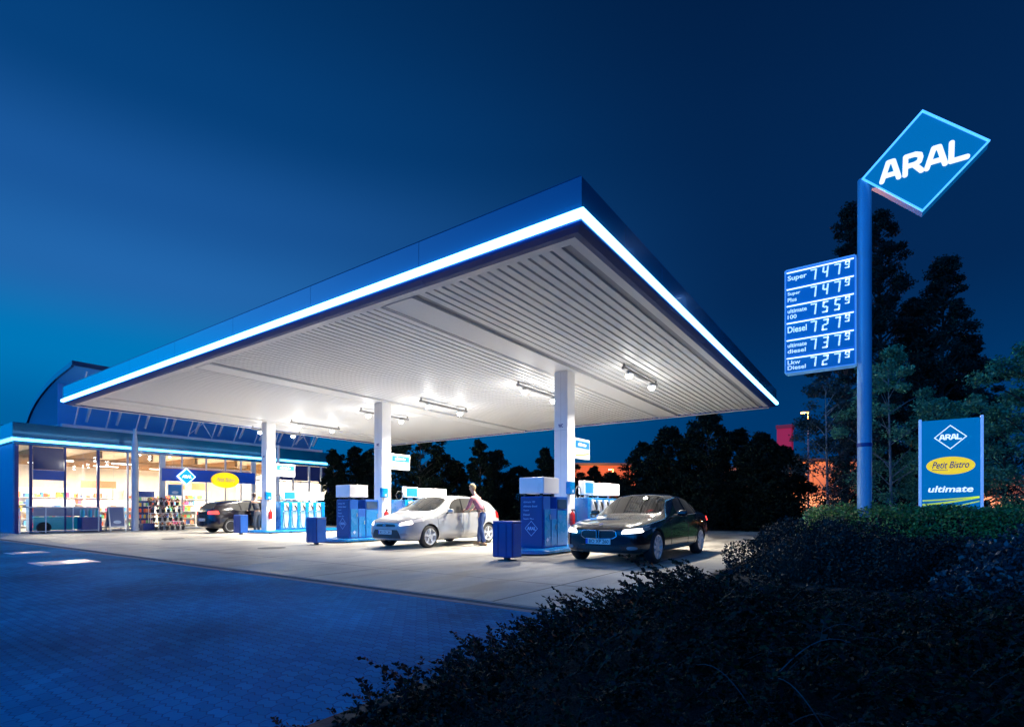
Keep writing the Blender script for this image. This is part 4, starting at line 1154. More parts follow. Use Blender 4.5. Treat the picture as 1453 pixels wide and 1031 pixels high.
    for sx_ in (.36, -.36):
        se_ = MB(); y_ = c_[1]
        se_.box(sx_ - .24, sx_ + .24, y_ - .28, y_ + .22, .35, .52)
        se_.prism([(y_ + .16, .48), (y_ + .30, .48), (y_ + .42, 1.06), (y_ + .30, 1.06)], lambda u, v, t: (t, u, v), sx_ - .22, sx_ + .22)
        se_.box(sx_ - .11, sx_ + .11, y_ + .34, y_ + .43, 1.08, 1.24)
        se_.build('seat', M('car_seat_fabric', (.05, .048, .045), .8), e, bevel=.03)
    se_ = MB(); y_ = c_[2]
    se_.box(-.6, .6, y_ - .25, y_ + .25, .35, .52); se_.prism([(y_ + .18, .48), (y_ + .32, .48), (y_ + .42, 1.0), (y_ + .30, 1.0)], lambda u, v, t: (t, u, v), -.6, .6)
    se_.build('rear_seat', M('car_seat_fabric'), e, bevel=.03)
    sw_ = MB(); yc = c_[0] + .48
    sw_.tube([(.36 + .18 * math.cos(t), yc - .06 * math.sin(t), .86 + .17 * math.sin(t)) for t in [2 * PI * k / 18 for k in range(19)]], .015, 6)
    sw_.build('steering_wheel', m_dark, e)
    e.location = loc; e.rotation_euler = (0, 0, rz)
    # recentre children so the empty sits under the middle of the car
    for ch in kids(e):
        ch.location = (ch.location.x, ch.location.y - L / 2, ch.location.z)
    return e

def stn(s, w, zb, belt, p6, p7, p8, p9, zc=.42, zm=.66):
    x5, z5 = belt[:2]; s5 = belt[2] if len(belt) > 2 else s
    def q(p): return (p[0], p[2] if len(p) > 2 else s, p[1])
    return [(0, s, zb), (w * .80, s, zb), (w * .955, s, zb + .05), (w, s, zc), (w * .995, s, zm), (x5, s5, z5), q(p6), q(p7), q(p8), q(p9)]
m_hon = M('headlight_on', (1, 1, 1), .1, emit=(1, .97, .92), es=2.6)
m_hdim = M('headlight_warm', (1, 1, 1), .1, emit=(1, .80, .62), es=2.2)
m_tail_on = M('tail_light_on', (.6, .01, .01), .15, emit=(1, .06, .05), es=3)
m_tail = M('tail_light_off', (.35, .01, .01), .12)
m_amber = M('indicator_glass', (.55, .3, .22), .12)
def paintm(name, col, rough=.28, metal=.0, coat=1):
    return M(name, col, rough, metal, coat=coat, var=.03, vs=3)
sedan = [
 stn(.02, .60, .27, (.58, .60), (.50, .655), (.38, .67), (.2, .675), (0, .68), .42, .54),
 stn(.12, .76, .22, (.74, .66), (.64, .725), (.5, .745), (.27, .755), (0, .76), .42, .58),
 stn(.40, .89, .20, (.84, .735), (.74, .80), (.56, .825), (.3, .84), (0, .85), .42, .63),
 stn(.84, .93, .19, (.885, .80), (.78, .865), (.58, .885), (.3, .90), (0, .905)),
 stn(1.25, .93, .19, (.90, .85), (.79, .905), (.6, .925), (.3, .94), (0, .945)),
 stn(1.66, .93, .19, (.895, .90), (.80, .955), (.76, .965, 1.60), (.40, .985, 1.50), (0, .99, 1.45)),
 stn(2.05, .93, .19, (.89, .925), (.665, 1.33, 2.32), (.61, 1.37, 2.26), (.32, 1.40, 2.22), (0, 1.41, 2.20)),
 stn(2.66, .93, .19, (.888, .945), (.65, 1.365, 2.70), (.56, 1.415), (.32, 1.45), (0, 1.46)),
 stn(3.20, .93, .19, (.885, .96), (.645, 1.35), (.555, 1.405), (.32, 1.44), (0, 1.45)),
 stn(3.66, .93, .20, (.875, .975), (.655, 1.235), (.56, 1.335, 3.62), (.32, 1.375, 3.58), (0, 1.385, 3.56)),
 stn(4.08, .925, .21, (.86, .985), (.73, 1.035, 4.14), (.62, 1.05, 4.20), (.33, 1.075, 4.26), (0, 1.08, 4.28)),
 stn(4.45, .905, .23, (.845, .97), (.72, 1.02), (.56, 1.04), (.3, 1.05), (0, 1.055)),
 stn(4.76, .85, .27, (.80, .93), (.70, .985), (.54, 1.005), (.3, 1.015), (0, 1.02), .42, .68),
 stn(4.89, .70, .36, (.68, .85), (.60, .90), (.48, .915), (.25, .925), (0, .93), .46, .66)]
gl = {(5, 7): 1, (5, 8): 1, (6, 5): 2, (7, 5): 2, (8, 5): 2, (9, 7): 4, (9, 8): 4}
m_bmw = paintm('car_paint_black', (.006, .007, .010), .16)
m_grille = M('grille_black', (.012, .012, .014), .35)
m_chrome = M('chrome', (.75, .76, .78), .12, metal=1)
cfgA = dict(glass=gl, f=.84, r=3.80, arch=.365, wr=.335, track=.805, w=.93, spokes=9, style=0,
  pillars=[(2.78, .98, 2.84, 1.36), (3.52, .99, 3.45, 1.26)],
  gaps=[[(1.62, .30), (1.60, .86)], [(2.76, .25), (2.80, .95)], [(3.62, .97), (3.50, .72), (3.36, .46), (3.30, .26)], [(1.62, .25), (3.30, .25)]],
  handles=[(2.60, .82), (3.44, .84)], mirror=(1.98, 1.0), trim=[(1.80, .925), (2.7, .955), (3.6, .985)], chrome=True,
  head=[(.46, .60), (.82, .635), (.84, .73), (.50, .70)], headmat=m_hon, hround=.35, headside=[(.30, .66), (.52, .70), (.50, .74), (.30, .72)], headmat2=m_amber,
  tail=[(.40, .78), (.80, .78), (.78, .90), (.40, .88)], tailmat=m_tail_on, tailside=[(4.58, .80), (4.84, .80), (4.84, .90), (4.58, .92)],
  fog=(.66, .34), plate=(.46, .72), reg='BO XP 260', cab=(1.75, 2.35, 3.25, 3.7),
  front=[('kidney_grille', [(.035, .52), (.36, .53), (.33, .665), (.035, .66)], m_grille, .5), ('kidney_grille', [(-.035, .52), (-.36, .53), (-.33, .665), (-.035, .66)], m_grille, .5),
         ('lower_intake', [(-.52, .27), (.52, .27), (.46, .37), (-.46, .37)], m_grille, .3)])
bmw = car('black_saloon_car', 'glossy black saloon car with both headlights on, in front of the right-hand dispenser', (-4.58, 11.85, 0), 0, sedan, 4.9, cfgA, m_bmw)
# grille slats, rings and bonnet badge
def kidney(e, L, yf):
    for s in (-1, 1):
        kf = MB()
        P = [(s * x, z) for x, z in ((.025, .51), (.30, .515), (.375, .56), (.36, .65), (.30, .675), (.03, .67))]
        for a, b_ in zip(P, P[1:] + P[:1]): kf.tube([(a[0], yf + abs(a[0]) * .12, a[1]), (b_[0], yf + abs(b_[0]) * .12, b_[1])], .009, 5)
        kf.build('grille_frame', m_chrome, e)
kidney(bmw, 4.9, -2.45 - .02)
bd_ = MB().lathe([(0, .042), (.006, .042)], 'z', 20).build('bonnet_badge', m_chrome, bmw); bd_.location = (0, -2.30, .785); bd_.rotation_euler = (R(35), 0, 0)
bi = MB()
for k in (0, 2):
    bi.prism([(0, 0)] + [(.034 * math.cos(PI / 2 * k + t), .034 * math.sin(PI / 2 * k + t)) for t in [PI / 2 * q / 6 for q in range(7)]], lambda u, v, t: (u, v, t), .0062, .0075)
bi.build('badge_field', m_blue, bd_)

hatch = [
 stn(.02, .56, .26, (.54, .60), (.47, .66), (.36, .68), (.19, .69), (0, .695), .42, .55),
 stn(.12, .74, .21, (.72, .67), (.63, .75), (.49, .775), (.26, .785), (0, .79), .42, .60),
 stn(.42, .88, .19, (.84, .78), (.74, .86), (.56, .885), (.3, .90), (0, .905), .42, .66),
 stn(.86, .92, .18, (.88, .86), (.78, .935), (.58, .96), (.3, .975), (0, .98)),
 stn(1.18, .92, .18, (.89, .91), (.80, .985), (.77, 1.0, 1.12), (.40, 1.03, .98), (0, 1.04, .93)),
 stn(1.55, .92, .18, (.885, .945), (.70, 1.35, 1.92), (.65, 1.40, 1.86), (.36, 1.44, 1.80), (0, 1.445, 1.78)),
 stn(2.25, .92, .18, (.885, .97), (.67, 1.43), (.60, 1.475), (.33, 1.505), (0, 1.515)),
 stn(2.95, .92, .18, (.885, .99), (.665, 1.425), (.59, 1.465), (.33, 1.495), (0, 1.505)),
 stn(3.45, .92, .19, (.88, 1.02), (.67, 1.33), (.58, 1.405, 3.5), (.33, 1.445, 3.6), (0, 1.455, 3.62)),
 stn(3.80, .91, .20, (.86, 1.05), (.68, 1.24), (.60, 1.30, 3.92), (.34, 1.345, 4.0), (0, 1.36, 4.02)),
 stn(4.12, .875, .23, (.80, .99), (.70, 1.03, 4.20), (.60, 1.04, 4.24), (.33, 1.06, 4.27), (0, 1.065, 4.28), .42, .68),
 stn(4.33, .72, .30, (.68, .86), (.60, .92), (.48, .94), (.25, .95), (0, .95), .44, .66)]
gh = {(4, 7): 1, (4, 8): 1, (5, 5): 2, (6, 5): 2, (7, 5): 2, (9, 7): 4, (9, 8): 4}
m_silver = M('car_paint_silver', (.36, .36, .365), .34, .25, coat=.8)
cfgB = dict(glass=gh, f=.86, r=3.50, arch=.345, wr=.318, track=.79, w=.92, spokes=5, style=0,
  pillars=[(2.26, 1.0, 2.34, 1.41), (3.02, 1.02, 3.06, 1.40)],
  gaps=[[(1.20, .26), (1.16, .85)], [(2.24, .24), (2.28, .98)], [(3.15, 1.0), (3.10, .74), (2.98, .46), (2.92, .25)], [(1.20, .24), (2.92, .24)]],
  handles=[(2.10, .84), (2.98, .87)], mirror=(1.56, 1.02), trim=[(1.35, .945), (2.2, .985), (3.3, 1.025)],
  head=[(.50, .62), (.80, .66), (.80, .80), (.52, .71)], headmat=m_hdim, hround=.35, headside=[(.28, .70), (.62, .76), (.60, .84), (.30, .78)], headmat2=M('headlight_off', (.7, .66, .64), .08, coat=1),
  tail=[(.66, .80), (.80, .80), (.76, 1.0), (.64, 1.0)], tailmat=m_tail, tailside=[(3.92, .80), (4.20, .80), (4.14, 1.02), (3.96, 1.02)],
  fog=(.64, .40), plate=(.45, .62), reg='BO DX 281', cab=(1.35, 1.95, 2.85, 3.4),
  front=[('grille', [(-.40, .60), (.40, .60), (.36, .67), (-.36, .67)], m_grille, .3), ('lower_intake', [(-.58, .28), (.58, .28), (.46, .52), (-.46, .52)], m_grille, .15)])
fo = car('white_hatchback_car', 'silver white hatchback facing the viewer with a man leaning at its door', (-11.22, 12.0, 0), 0, hatch, 4.34, cfgB, m_silver)
ob_ = MB().lathe([(0, .06), (.006, .06)], 'y', 24).build('oval_badge', m_chrome, fo); ob_.scale = (1.2, 1, .5); ob_.location = (0, -2.19, .635)
# the open driver door shows a darker inner edge: cabin light on the door skin is left to the lamps
m_blk = paintm('car_paint_dark_plum', (.006, .003, .007), .2, coat=.5)
cfgC = dict(cfgB); cfgC.update(headmat=m_hdim, tailmat=m_tail_on, spokes=6, reg='BO AR 34',
  tail=[(.46, .84), (.80, .84), (.78, 1.0), (.50, .98)], tailside=[(3.98, .84), (4.24, .84), (4.18, 1.0), (4.02, 1.0)], front=cfgB['front'], plate=(.45, .60))
hb_ = car('black_hatchback_car', 'small black hatchback seen from behind with its tail lights on, in front of the shop', (-24.75, 13.35, 0), PI, hatch, 4.34, cfgC, m_blk)

# ------------------------------------------------------------ people
def skin_mesh(name, joints, edges, mat, parent, root=0, lv=2):
    me = bpy.data.meshes.new(name)
    me.from_pydata([j[0] for j in joints], edges, [])
    o = bpy.data.objects.new(name, me); C.objects.link(o)
    md = o.modifiers.new('skin', 'SKIN'); md.use_smooth_shade = True; md.branch_smoothing = .6
    if not me.skin_vertices: 
        bm = bmesh.new(); bm.from_mesh(me); bm.verts.layers.skin.verify(); bm.to_mesh(me); bm.free()
    sv = me.skin_vertices[0].data
    for i, j in enumerate(joints):
        r = j[1]; sv[i].radius = r if isinstance(r, tuple) else (r, r); sv[i].use_root = (i == root)
    s2 = o.modifiers.new('sub', 'SUBSURF'); s2.levels = lv; s2.render_levels = lv
    bake(o)
    o.data.materials.clear(); o.data.materials.append(mat)
    o.data.polygons.foreach_set('use_smooth', [True] * len(o.data.polygons))
    if parent: o.parent = parent
    return o
def person(label, loc, ang, P, skin, top, trousers, hairm, shoes, hair_kind=0):
    # local frame: +x forward, +y left, z up
    e = empty('person', loc, ang, label, 'person')
    J = []; E_ = []
    def add(p, r, par=None):
        J.append((p, r)); i = len(J) - 1
        if par is not None: E_.append((par, i))
        return i
    pel = add(P['pel'], (.14, .10)); wa = add(P['waist'], (.125, .09), pel); ch = add(P['chest'], (.155, .105), wa); nk0 = add(P['neckb'], (.075, .065), ch); nk = add(P['neck'], .060, nk0)
    hd0 = add(P['jaw'], (.055, .07), nk); hd = add(P['head'], (.078, .095), hd0); ht = add(P['crown'], (.06, .075), hd)
    segs = {}
    for s, sg in (('L', 1), ('R', -1)):
        hip = add(P['hip' + s], (.095, .09), pel); kn = add(P['knee' + s], .058, hip); an = add(P['ank' + s], .04, kn); toe = add(P['toe' + s], (.04, .028), an)
        sh_ = add(P['sh' + s], .058, ch); el = add(P['elb' + s], .041, sh_); wr_ = add(P['wri' + s], .028, el)
        hv = (Vector(P['hand' + s]) - Vector(P['wri' + s])); hn = hv.normalized()
        pm = add(tuple(Vector(P['wri' + s]) + hn * .055), (.038, .018), wr_)
        lat = hn.cross(Vector((0, 0, 1)));
        lat = lat.normalized() if lat.length > .1 else Vector((0, 1, 0))
        dn = hn.cross(lat).normalized()
        if dn.z > 0: dn = -dn
        for k, ln in enumerate((.062, .072, .068, .052)):
            b0_ = Vector(J[pm][0]) + lat * ((k - 1.5) * .021) + hn * .035
            f1 = add(tuple(b0_), .0105, pm); f2 = add(tuple(b0_ + hn * ln * .55 + dn * .012), .009, f1); f3 = add(tuple(b0_ + hn * ln * .8 + dn * .04), .008, f2)
        tb = Vector(P['wri' + s]) + hn * .03 + lat * (-.036)
        t1 = add(tuple(tb), .012, pm); t2 = add(tuple(tb + hn * .035 - lat * .018 + dn * .015), .010, t1)
        segs[s] = (hip, kn, an, toe, sh_, el, wr_)
    body = skin_mesh('body', J, E_, skin, e)
    # face: nose, ears, eyes, mouth
    H = Vector(P['head']); F = Vector(P['face']).normalized(); U = (Vector(P['crown']) - Vector(P['jaw'])).normalized(); F = (F - U * F.dot(U)).normalized(); S_ = U.cross(F)
    fc = MB(); q = H + F * .088
    fc.tube([q + U * .02, q + F * .018 - U * .025, q + F * .004 - U * .038], [.008, .015, .008], 6); fc.build('nose', skin, body, smooth=True)
    er = MB()
    for s in (-1, 1): er.tube([H + S_ * s * .078 + U * .02, H + S_ * s * .088 - F * .01, H + S_ * s * .076 - U * .035], [.012, .017, .010], 6)
    er.build('ears', skin, body, smooth=True)
    ey = MB()
    for s in (-1, 1): ey.tube([q + S_ * s * .031 + U * .012 - F * .012, q + S_ * s * .031 + U * .012 - F * .003], [.011, .007], 8)
    ey.build('eyes', m_dark, body)
    MB().tube([q - S_ * .024 - U * .062 - F * .018, q - U * .062 - F * .006, q + S_ * .024 - U * .062 - F * .018], [.004, .007, .004], 6).build('mouth', M('lips', (.4, .14, .12), .5), body)
    # hair cap
    hm = MB(); n1, n2 = 20, 12; rr_ = random.Random(3); vs = []; fs = []
    for i in range(n2 + 1):
        ph = PI * .62 * i / n2
        for k in range(n1):
            th = 2 * PI * k / n1
            fr_ = math.cos(th)
            lim = ph * (1.0 - .36 * max(fr_, 0)) * (1 + .22 * max(-fr_, 0))
            rad = (.108 if hair_kind == 0 else .104) * (1 + rr_.uniform(-.03, .03))
            vs.append(tuple(H + U * .024 + (U * math.cos(lim) * 1.08 + (F * math.cos(th) * 1.02 + S_ * math.sin(th) * .86) * math.sin(lim)) * rad))
    for i in range(n2):
        for k in range(n1): fs.append((i * n1 + k, i * n1 + (k + 1) % n1, (i + 1) * n1 + (k + 1) % n1, (i + 1) * n1 + k))
    hm.add(vs, fs); hm.build('hair', hairm, body, smooth=True)
    # clothes follow the body
    T = []; TE = []
    def a2(lst, ed, p, r, par=None):
        lst.append((p, r)); i = len(lst) - 1
        if par is not None: ed.append((par, i))
        return i
    mid = lambda a, b_, t: tuple(Vector(a).lerp(Vector(b_), t))
    c0 = a2(T, TE, P['chest'], (.175, .125)); w0 = a2(T, TE, P['waist'], (.155, .118), c0); h0 = a2(T, TE, mid(P['waist'], P['pel'], .75), (.16, .125), w0); n0 = a2(T, TE, P['neckb'], (.085, .075), c0)
    for s in 'LR':
        a = a2(T, TE, P['sh' + s], .074, c0); b_ = a2(T, TE, P['elb' + s], .056, a); c_ = a2(T, TE, mid(P['elb' + s], P['wri' + s], .88), .042, b_)
    sh_o = skin_mesh('shirt', T, TE, top, e)
    T, TE = [], []
    p0 = a2(T, TE, mid(P['pel'], P['waist'], .25), (.148, .112)); p1 = a2(T, TE, P['pel'], (.155, .12), p0)
    for s in 'LR':
        a = a2(T, TE, P['hip' + s], (.108, .105), p1); m1 = a2(T, TE, mid(P['hip' + s], P['knee' + s], .5), .092, a); b_ = a2(T, TE, P['knee' + s], .074, m1); c_ = a2(T, TE, mid(P['knee' + s], P['ank' + s], .5), .066, b_); a2(T, TE, mid(P['knee' + s], P['ank' + s], .97), .062, c_)
    skin_mesh('trousers', T, TE, trousers, e)
    MB().tube([Vector(mid(P['pel'], P['waist'], .42)) + Vector((.125 * math.cos(t), .158 * math.sin(t), 0)) for t in [2 * PI * k / 20 for k in range(21)]], .02, 6).build('belt', M('belt_leather', (.05, .025, .015), .5), e, smooth=True)
    for s in 'LR':
        a = Vector(P['ank' + s]); b_ = Vector(P['toe' + s]); d = (b_ - a); d.z = 0; d.normalize()
        so = MB().tube([a - d * .07 + Vector((0, 0, .045 - a.z)), a + Vector((0, 0, .06 - a.z)), a + d * .10 + Vector((0, 0, .052 - a.z)), a + d * .19 + Vector((0, 0, .038 - a.z))], [.038, .052, .046, .03], 10)
        so.build('shoe', shoes, e, smooth=True)
    return e
def pose(f_hip, f_ch, f_head, zh=1.0, arms='door', spread=(-.10, .14)):
    P = {}
    z0 = .96 * zh
    P['pel'] = (f_hip, 0, z0); P['waist'] = (f_hip + (f_ch - f_hip) * .45, 0, z0 + .17); P['chest'] = (f_ch, 0, z0 + .40); P['neckb'] = (f_ch + .05, 0, z0 + .54)
    P['neck'] = (f_ch + .09, 0, z0 + .60); P['jaw'] = (f_head, 0, z0 + .66); P['head'] = (f_head + .0, 0, z0 + .745); P['crown'] = (f_head - .01, 0, z0 + .80)
    P['face'] = (1, 0, -.25)
    for s, sg, a in (('L', 1, spread[0]), ('R', -1, spread[1])):
        P['hip' + s] = (f_hip, sg * .09, z0 - .07); P['knee' + s] = (f_hip * .5 + a * .5 + .05, sg * .11, .50); P['ank' + s] = (a, sg * .12, .08); P['toe' + s] = (a + .17, sg * .14, .035)
        P['sh' + s] = (f_ch + .02, sg * .20, z0 + .46)
    return P
m_skin = M('skin', (.52, .30, .20), .5, var=.05, vs=12)
m_pink = M('pink_shirt_cotton', (.42, .15, .19), .8, var=.06, vs=9, bump=.4, bs=9)
m_jean = M('blue_jeans', (.03, .07, .20), .85, var=.25, vs=7, bump=.4, bs=10)
m_blond = M('blond_hair', (.36, .25, .12), .6, var=.3, vs=60, bump=.8, bs=70)
m_brown = M('brown_hair', (.06, .03, .015), .6, var=.3, vs=60, bump=.8, bs=70)
m_tan = M('tan_shoe_leather', (.30, .18, .09), .5)
P = pose(-.04, .16, .30, 1.0, spread=(-.20, .16))
for s, sg in (('L', 1), ('R', -1)):
    P['elb' + s] = (.27, sg * .24, 1.16); P['wri' + s] = (.40, sg * .20, 1.06); P['hand' + s] = (.50, sg * .17, 1.04)
person('fair-haired man in pink shirt and blue jeans leaning at the white hatchback', (-9.80, 12.28, 0), PI + .1, P, m_skin, m_pink, m_jean, m_blond, m_tan)
P = pose(-.03, .14, .26, .98, spread=(-.05, .10))
P['face'] = (1, 0, -.7)
P['elbL'] = (.20, .25, 1.12); P['wriL'] = (.38, .22, 1.0); P['handL'] = (.48, .20, .97)
P['elbR'] = (.10, -.26, 1.10); P['wriR'] = (.28, -.2, 1.0); P['handR'] = (.38, -.18, .97)
person('man in a dark jacket bending over the far side of the small black hatchback', (-23.45, 13.0, 0), PI, P, m_skin, M('dark_jacket', (.012, .016, .028), .8, var=.1), M('grey_trousers', (.10, .10, .11), .85, var=.1), m_brown, m_dark)
# driver sitting in the black saloon
P = dict(pel=(.0, 0, .56), waist=(-.05, 0, .72), chest=(-.12, 0, .93), neckb=(-.13, 0, 1.06), neck=(-.12, 0, 1.11), jaw=(-.09, 0, 1.16), head=(-.10, 0, 1.235), crown=(-.11, 0, 1.28), face=(1, 0, 0))
for s, sg in (('L', 1), ('R', -1)):
    P['hip' + s] = (.08, sg * .09, .58); P['knee' + s] = (.46, sg * .13, .62); P['ank' + s] = (.68, sg * .12, .40); P['toe' + s] = (.82, sg * .12, .42)
    P['sh' + s] = (-.10, sg * .19, .99); P['elb' + s] = (.10, sg * .25, .80); P['wri' + s] = (.30, sg * .16, .90); P['hand' + s] = (.38, sg * .14, .94)
person('driver sitting at the wheel of the black saloon, pale top', (-4.58 + .36, 11.85 - 2.45 + 2.38, -.0), -PI / 2, P, m_skin, M('pale_top', (.45, .42, .40), .8), M('grey_trousers'), m_brown, m_dark)
# ------------------------------------------------------------ plants
rng = np.random.default_rng(11)
def leaf_quads(cen, size, flat=.0, asp=.55, up=None):
    # cen (n,3), size (n,), random orientation; returns V (4n,3), F (n,4)
    n = len(cen)
    a = rng.normal(size=(n, 3)); a /= np.linalg.norm(a, axis=1)[:, None]
    if up is not None:
        a = a * (1 - up) + np.array([0, 0, 1.0]) * up; a /= np.linalg.norm(a, axis=1)[:, None]
    b = rng.normal(size=(n, 3)); b -= a * (a * b).sum(1)[:, None]; b /= np.linalg.norm(b, axis=1)[:, None]
    c = np.cross(a, b)
    s = size[:, None]
    V = np.empty((n, 4, 3)); V[:, 0] = cen - b * s; V[:, 1] = cen + c * s * asp - b * s * .1; V[:, 2] = cen + b * s; V[:, 3] = cen - c * s * asp - b * s * .1
    F = np.arange(4 * n).reshape(n, 4)
    return V.reshape(-1, 3), F
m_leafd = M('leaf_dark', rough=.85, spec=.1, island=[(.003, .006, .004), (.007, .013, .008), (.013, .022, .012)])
m_leafm = M('leaf_mid', rough=.55, spec=.4, island=[(.03, .11, .06), (.06, .20, .10), (.11, .30, .13), (.05, .16, .10)])
m_leafh = M('leaf_hedge', rough=.5, spec=.4, island=[(.06, .16, .03), (.11, .26, .05), (.16, .28, .06), (.08, .13, .05), (.17, .13, .05)])
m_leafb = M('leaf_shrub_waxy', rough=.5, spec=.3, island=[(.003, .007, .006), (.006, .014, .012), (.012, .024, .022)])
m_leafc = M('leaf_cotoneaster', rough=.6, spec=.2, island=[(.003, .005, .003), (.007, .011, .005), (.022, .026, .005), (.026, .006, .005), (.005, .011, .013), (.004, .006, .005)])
m_bark = M('bark', (.035, .028, .022), .9, var=.3, vs=10, bump=.6)
m_birch = M('pale_bark', (.16, .17, .18), .8, var=.35, vs=9, bump=.4)
def tree(name, label, x, y, h, prof, nclump, nleaf, size, leafm, barkm, seed, trunk_r=.14, clear=.15, group=None, cr=.55, up=None, shape='round'):
    # prof(t) -> crown radius at relative height t of the crown
    rnd = random.Random(seed)
    e = empty(name, (x, y, 0), 0, label, 'tree', group)
    z0 = h * clear; cl = []
    lean = (rnd.uniform(-.02, .02) * h, rnd.uniform(-.02, .02) * h)
    for k in range(nclump):
        t = ((k + rnd.random()) / nclump); t = t ** .9
        r = prof(t); a = rnd.uniform(0, 2 * PI); q = r * math.sqrt(rnd.uniform(.12, 1)) * rnd.choice((1, 1, .9, 1.12))
        cl.append((lean[0] * t + q * math.cos(a), lean[1] * t + q * math.sin(a), z0 + (h - z0) * t, cr * rnd.uniform(.6, 1.2) * (1.0 - .45 * t)))
    cl.append((lean[0], lean[1], h - .2, cr * .35))
    per = nleaf // len(cl); cens = []
    for (cx_, cy_, cz_, r_) in cl:
        p = rng.normal(size=(per, 3)); p /= np.linalg.norm(p, axis=1)[:, None]
        p *= (rng.random(per) ** .5 * (1 + .5 * (rng.random(per) < .12) * rng.random(per)))[:, None] * r_; p[:, 2] *= .62
        # outward and drooping bias
        p += np.array([cx_, cy_, cz_]); cens.append(p)
    cen = np.concatenate(cens)
    V, F = leaf_quads(cen, rng.uniform(.6, 1.3, len(cen)) * size, up=up)
    me = fast_mesh('crown', V, F, [leafm]); o = bpy.data.objects.new('crown', me); C.objects.link(o); o.parent = e
    tb = MB()
    top = (lean[0] * .85, lean[1] * .85, z0 + (h - z0) * .9)
    tb.tube([(0, 0, -.05), (lean[0] * .1, lean[1] * .1 + .02, z0), (lean[0] * .5, lean[1] * .5, z0 + (h - z0) * .5), top], [trunk_r, trunk_r * .8, trunk_r * .45, trunk_r * .1], 9)
    for (cx_, cy_, cz_, r_) in cl[::2]:
        zb = max(z0 * .8, cz_ - .35 * (abs(cx_) + abs(cy_)) - .3); t = (zb - z0) / (h - z0)
        bx, by = lean[0] * max(t, 0), lean[1] * max(t, 0)
        tb.tube([(bx, by, zb), ((bx + cx_) / 2, (by + cy_) / 2, (zb + cz_) / 2 + .05), (cx_, cy_, cz_)], [trunk_r * .3, trunk_r * .18, trunk_r * .05], 5)
    tb.build('trunk', barkm, e, smooth=True)
    return e
def P2(px, d):
    # ground position seen d metres ahead at column px of the photograph (used once to read the layout)
    t = (px - 726.5) / 748.57; r = t * d
    return (r * .8170 - d * .5767, r * .5767 + d * .8170)
colm = lambda w: (lambda t: w * 1.25 * (1 - t) ** .62 * min(1, .55 + t * 3) + .15)
cone = lambda w: (lambda t: w * (1 - t) ** .8 + .12)
rnd_ = lambda w: (lambda t: w * math.sqrt(max(.05, 1 - (2 * t - .9) ** 2)))
# tall dark trees behind the pylon
for i, (px, d_, h, w, lab) in enumerate((
    (1198, 25, 15.4, 1.75, 'tall narrow dark tree rising just left of the pylon pole'),
    (1253, 26, 15.7, 1.95, 'tall narrow dark tree just right of the pylon pole, under the diamond sign'),
    (1331, 25, 12.8, 1.75, 'dark pointed tree further right, between the tall ones and the advertising panel'),
    (1293, 27, 11.8, 2.1, 'dark tree filling the gap between the tall one at the pole and the pointed one'),
    (1372, 26, 9.5, 2.2, 'lower dark spreading tree behind the upper corner of the advertising panel'))):
    x_, y_ = P2(px, d_)
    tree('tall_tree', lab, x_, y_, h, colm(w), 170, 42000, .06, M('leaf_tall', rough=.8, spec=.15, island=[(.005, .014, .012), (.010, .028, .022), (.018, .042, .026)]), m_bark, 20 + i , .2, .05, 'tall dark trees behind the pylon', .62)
x_, y_ = P2(1265, 19.5)
tree('birch_tree', 'leafy tree with a pale thin trunk lit green directly behind the pylon pole', x_, y_, 6.9, rnd_(1.7), 46, 11000, .055, m_leafm, m_birch, 31, .07, .22, None, .62)
x_, y_ = P2(1175, 21)
tree('young_tree', 'airy bluish young tree left of the pylon pole, below the price board', x_, y_, 6.6, rnd_(1.4), 40, 4300, .055, M('leaf_bluish', rough=.7, island=[(.010, .022, .022), (.018, .035, .032)]), m_birch, 32, .07, .2, None, .62)
x_, y_ = P2(1330, 22)
tree('broadleaf_tree', 'broad leafy tree standing right behind the advertising panel', x_, y_, 5.6, rnd_(2.2), 46, 11000, .06, m_leafm, m_bark, 33, .1, .2, None, .75)
x_, y_ = P2(1478, 15.0)
tree('maple_tree', 'green lit tree whose branches reach in from the right edge', x_, y_, 5.9, rnd_(1.9), 44, 13000, .055, m_leafm, m_bark, 34, .12, .22, None, .6, up=.45)
x_, y_ = P2(1425, 17.5)
tree('maple_tree', 'smaller green tree right beside the advertising panel', x_, y_, 4.4, rnd_(1.15), 30, 7000, .05, m_leafm, m_bark, 35, .07, .25, None, .5, up=.45)
# tree line behind the forecourt
bg = [(474, 36, 5.0, 1.4, 'c'), (502, 38, 5.4, 1.6, 'r'), (522, 37, 5.0, 1.3, 'c'), (560, 36, 6.2, 2.4, 'r'), (596, 34, 6.3, 2.5, 'r'), (628, 36, 4.7, 2.0, 'r'), (648, 40, 4.6, 1.5, 'c'),
      (682, 33, 5.3, 1.5, 'c'), (704, 36, 4.9, 1.9, 'r'), (738, 38, 4.0, 2.2, 'r'), (775, 34, 4.9, 1.5, 'c'), (800, 37, 4.5, 1.9, 'r'), (842, 40, 4.2, 1.3, 'c'),
      (868, 36, 3.4, 1.6, 'r'), (915, 32, 5.0, 1.5, 'r'), (950, 30, 5.6, 1.5, 'r'), (1008, 27, 6.0, 1.6, 'r'), (985, 29, 5.0, 1.6, 'r'), (1045, 27.5, 5.1, 1.5, 'r'), (1080, 25.5, 4.6, 1.35, 'r'), (1108, 25, 3.9, 1.15, 'r'), (940, 35, 4.2, 2.2, 'r')]
